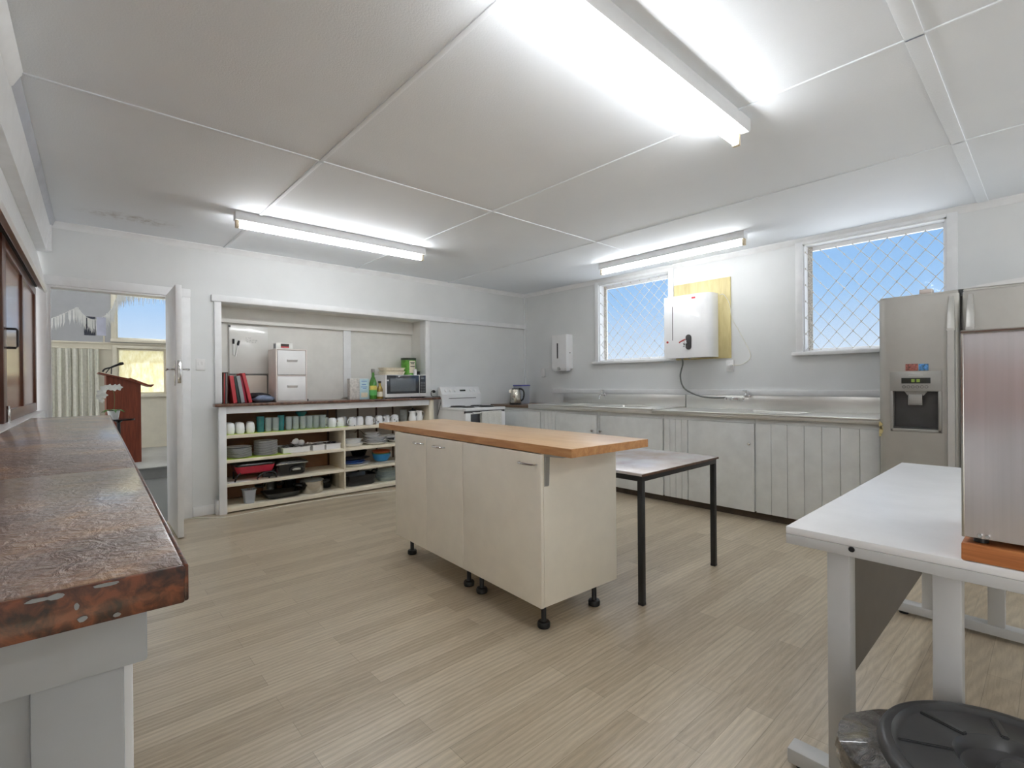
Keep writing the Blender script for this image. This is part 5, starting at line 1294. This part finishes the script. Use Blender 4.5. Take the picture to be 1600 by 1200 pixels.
# fringe garland, hung in swags across the hall
gl = thing('fringe_garland', 'white tasselled garland hanging in swags across the hall', 'garland', (0, 8.9, 0))
swag = [(-.75, 2.13), (-.50, 2.05), (-.15, 2.10), (.086, 2.27), (.25, 2.14), (.45, 2.30), (.545, 2.52), (.75, 2.60), (.95, 2.66)]
sp = path([(x, 0, z) for x, z in ((-1.3, 2.3), (-.95, 2.02), (-.55, 2.02), (-.20, 2.09), (.086, 2.275))], 10)
sp2 = path([(.086, 0, 2.275), (.17, 0, 2.16), (.27, 0, 2.125), (.38, 0, 2.19), (.46, 0, 2.30)], 10)
sp3 = path([(.46, 0, 2.30), (.53, 0, 2.50), (.62, 0, 2.57), (.80, 0, 2.60), (1.1, 0, 2.64)], 10)
MB().tube(sp + sp2[1:] + sp3[1:], .004, 6).build('string', 'fringe_white', gl)
rng = random.Random(8); m = MB()
for sps, step, ln, ww_ in ((sp, 1, .19, .012), (sp2, 1, .18, .005), (sp3, 1, .22, .004)):
    for p in sps:
        for q in range(2 if sps is not sp else 1):
            L_ = ln*rng.uniform(.75, 1.15); dx_ = rng.uniform(-.012, .012)
            x, z = p.x + dx_, p.z
            m.prism([(x-ww_, z), (x+ww_, z), (x+ww_*.8, z-L_*.6), (x+dx_, z-L_), (x-ww_*.8, z-L_*.6)], .006*rng.uniform(-1, 1), .006*rng.uniform(-1, 1)+.009, 'y')
m.build('tassels', 'fringe_white', gl)
put('flyer', MB().box((0, 0, 0), (.10, .004, .255)), 'paper_lilac', (.285, 8.87, 1.905), 'pale sheet hanging from the garland', 'paper')
put('flyer', MB().box((0, 0, 0), (.12, .004, .26)), 'photo_print', (.155, 8.915, 1.905), 'dark printed sheet hanging behind the garland tassels', 'paper')
# lectern
lc = thing('lectern', 'red-brown timber lectern with sloping top on the stage', 'lectern', (0, 8.5, SZ))
MB().prism([(.365, .0), (.735, .0), (.735, 1.095), (.365, 1.195)], 0, .45, 'y').build('cabinet', 'lectern_wood', lc)
MB().prism([(.285, 1.222), (.285, 1.238), (.60, 1.155), (.62, 1.163), (.84, 1.060), (.875, 1.074), (.882, 1.066), (.85, 1.035), (.60, 1.132)], -.05, .50, 'y').build('sloping_top', 'lectern_wood', lc)
mc = thing('microphone', 'black microphone on a short stand on the lectern', 'microphone', (.37, 8.66, SZ+1.235))
MB().tube(path([(-.035, 0, .012), (-.01, 0, .05), (.06, 0, .075), (.10, 0, .095)], 5), .010, 8).tube([(.0, .02, -.005), (.045, 0, .07)], .006).tube([(.055, -.03, -.018), (.06, 0, .072)], .006).build('stand', 'black_steel', mc)
MB().tube([(.06, 0, .078), (.13, 0, .112), (.16, 0, .126), (.19, 0, .133)], [.012, .015, .022, .017], 12).build('head', 'black_plastic', mc)
# pot plant on a small dark table
pt_ = thing('side_table', 'small round dark table beside the lectern', 'table', (.43, 7.45, 0))
MB().lathe([(0, .795), (.15, .795), (.155, .803), (.155, .812), (0, .812)], (0, 0, 0), 32).build('tabletop', 'black_enamel', pt_)
MB().lathe([(0, 0), (.13, 0), (.12, .012), (.02, .03), (.018, .77), (.05, .795), (0, .795)], (0, 0, 0), 20).build('pedestal', 'black_enamel', pt_)
orc = thing('orchid', 'white orchid in a white pot on the small dark table', 'plant', (.385, 7.45, .8125))
MB().lathe([(0, 0), (.045, 0), (.062, .10), (.056, .10), (.042, .01), (0, .085)], (0, 0, 0), 24).build('pot', 'white_ceramic', orc)
m = MB()
for k in range(7):
    a = k*2*math.pi/7 + .3; L_ = .11 + .02*(k % 3); rows = []
    for i in range(7):
        s = i/6; wv_ = .022*math.sin(math.pi*min(.98, s*.9+.1)); rx = L_*s; rz_ = .095 + .07*s - .085*s*s
        rows.append([(rx*math.cos(a)-wv_*q*math.sin(a), rx*math.sin(a)+wv_*q*math.cos(a), rz_ + .006*abs(q)) for q in (-1, 0, 1)])
    m.sheet(rows, .0015)
m.build('leaves', 'leaf_green', orc)
stem = path([(.0, 0, .09), (.01, 0, .22), (.0, 0, .33), (-.05, 0, .365), (-.10, 0, .33), (-.12, 0, .25), (-.115, 0, .21)], 6)
MB().tube(stem, .003, 6).build('stem', 'stem_green', orc)
def flower(c, s, seed):
    rg = random.Random(seed); fm = MB(); n_ = Vector((rg.uniform(-.4, .4), -1, rg.uniform(-.3, .3))).normalized()
    q = n_.to_track_quat('Z', 'Y').to_matrix().to_4x4()
    for k in range(5):
        a = k*2*math.pi/5; rows = []
        for i in range(5):
            t_ = i/4; wd2 = s*.42*math.sin(math.pi*min(.97, .12+.86*t_))
            rows.append([tuple(Vector(c) + (q @ Vector((s*t_*math.cos(a)-wd2*p_*math.sin(a), s*t_*math.sin(a)+wd2*p_*math.cos(a), .25*s*t_*t_)))) for p_ in (-1, 0, 1)])
        fm.sheet(rows, .001)
    fm.lathe([(0, 0), (s*.12, .004), (0, .012)], c, 8)
    fm.build('flower', 'orchid_white', orc)
for i, (x, y, z, s) in enumerate(((.045, -.02, .375, .042), (.005, -.03, .37, .045), (-.04, -.02, .375, .042), (-.085, -.03, .36, .045), (-.115, -.02, .32, .042), (-.09, -.03, .285, .04), (-.13, -.02, .265, .038), (-.11, -.02, .225, .03))):
    flower((x, y, z), s, i)

# ------------------------------------------------------------------ view
vs = scn.view_settings
scn.display_settings.display_device = 'sRGB'
vs.view_transform = 'Standard'; vs.look = 'None'; vs.gamma = 1.0; vs.use_curve_mapping = False
vs.exposure = 0.68
scn.cycles.max_bounces = 10; scn.cycles.diffuse_bounces = 6; scn.cycles.glossy_bounces = 5; scn.cycles.transparent_max_bounces = 16
scn.cycles.use_denoising = True
scn.cycles.sample_clamp_indirect = 8.0
scn.cycles.caustics_reflective = False; scn.cycles.caustics_refractive = False
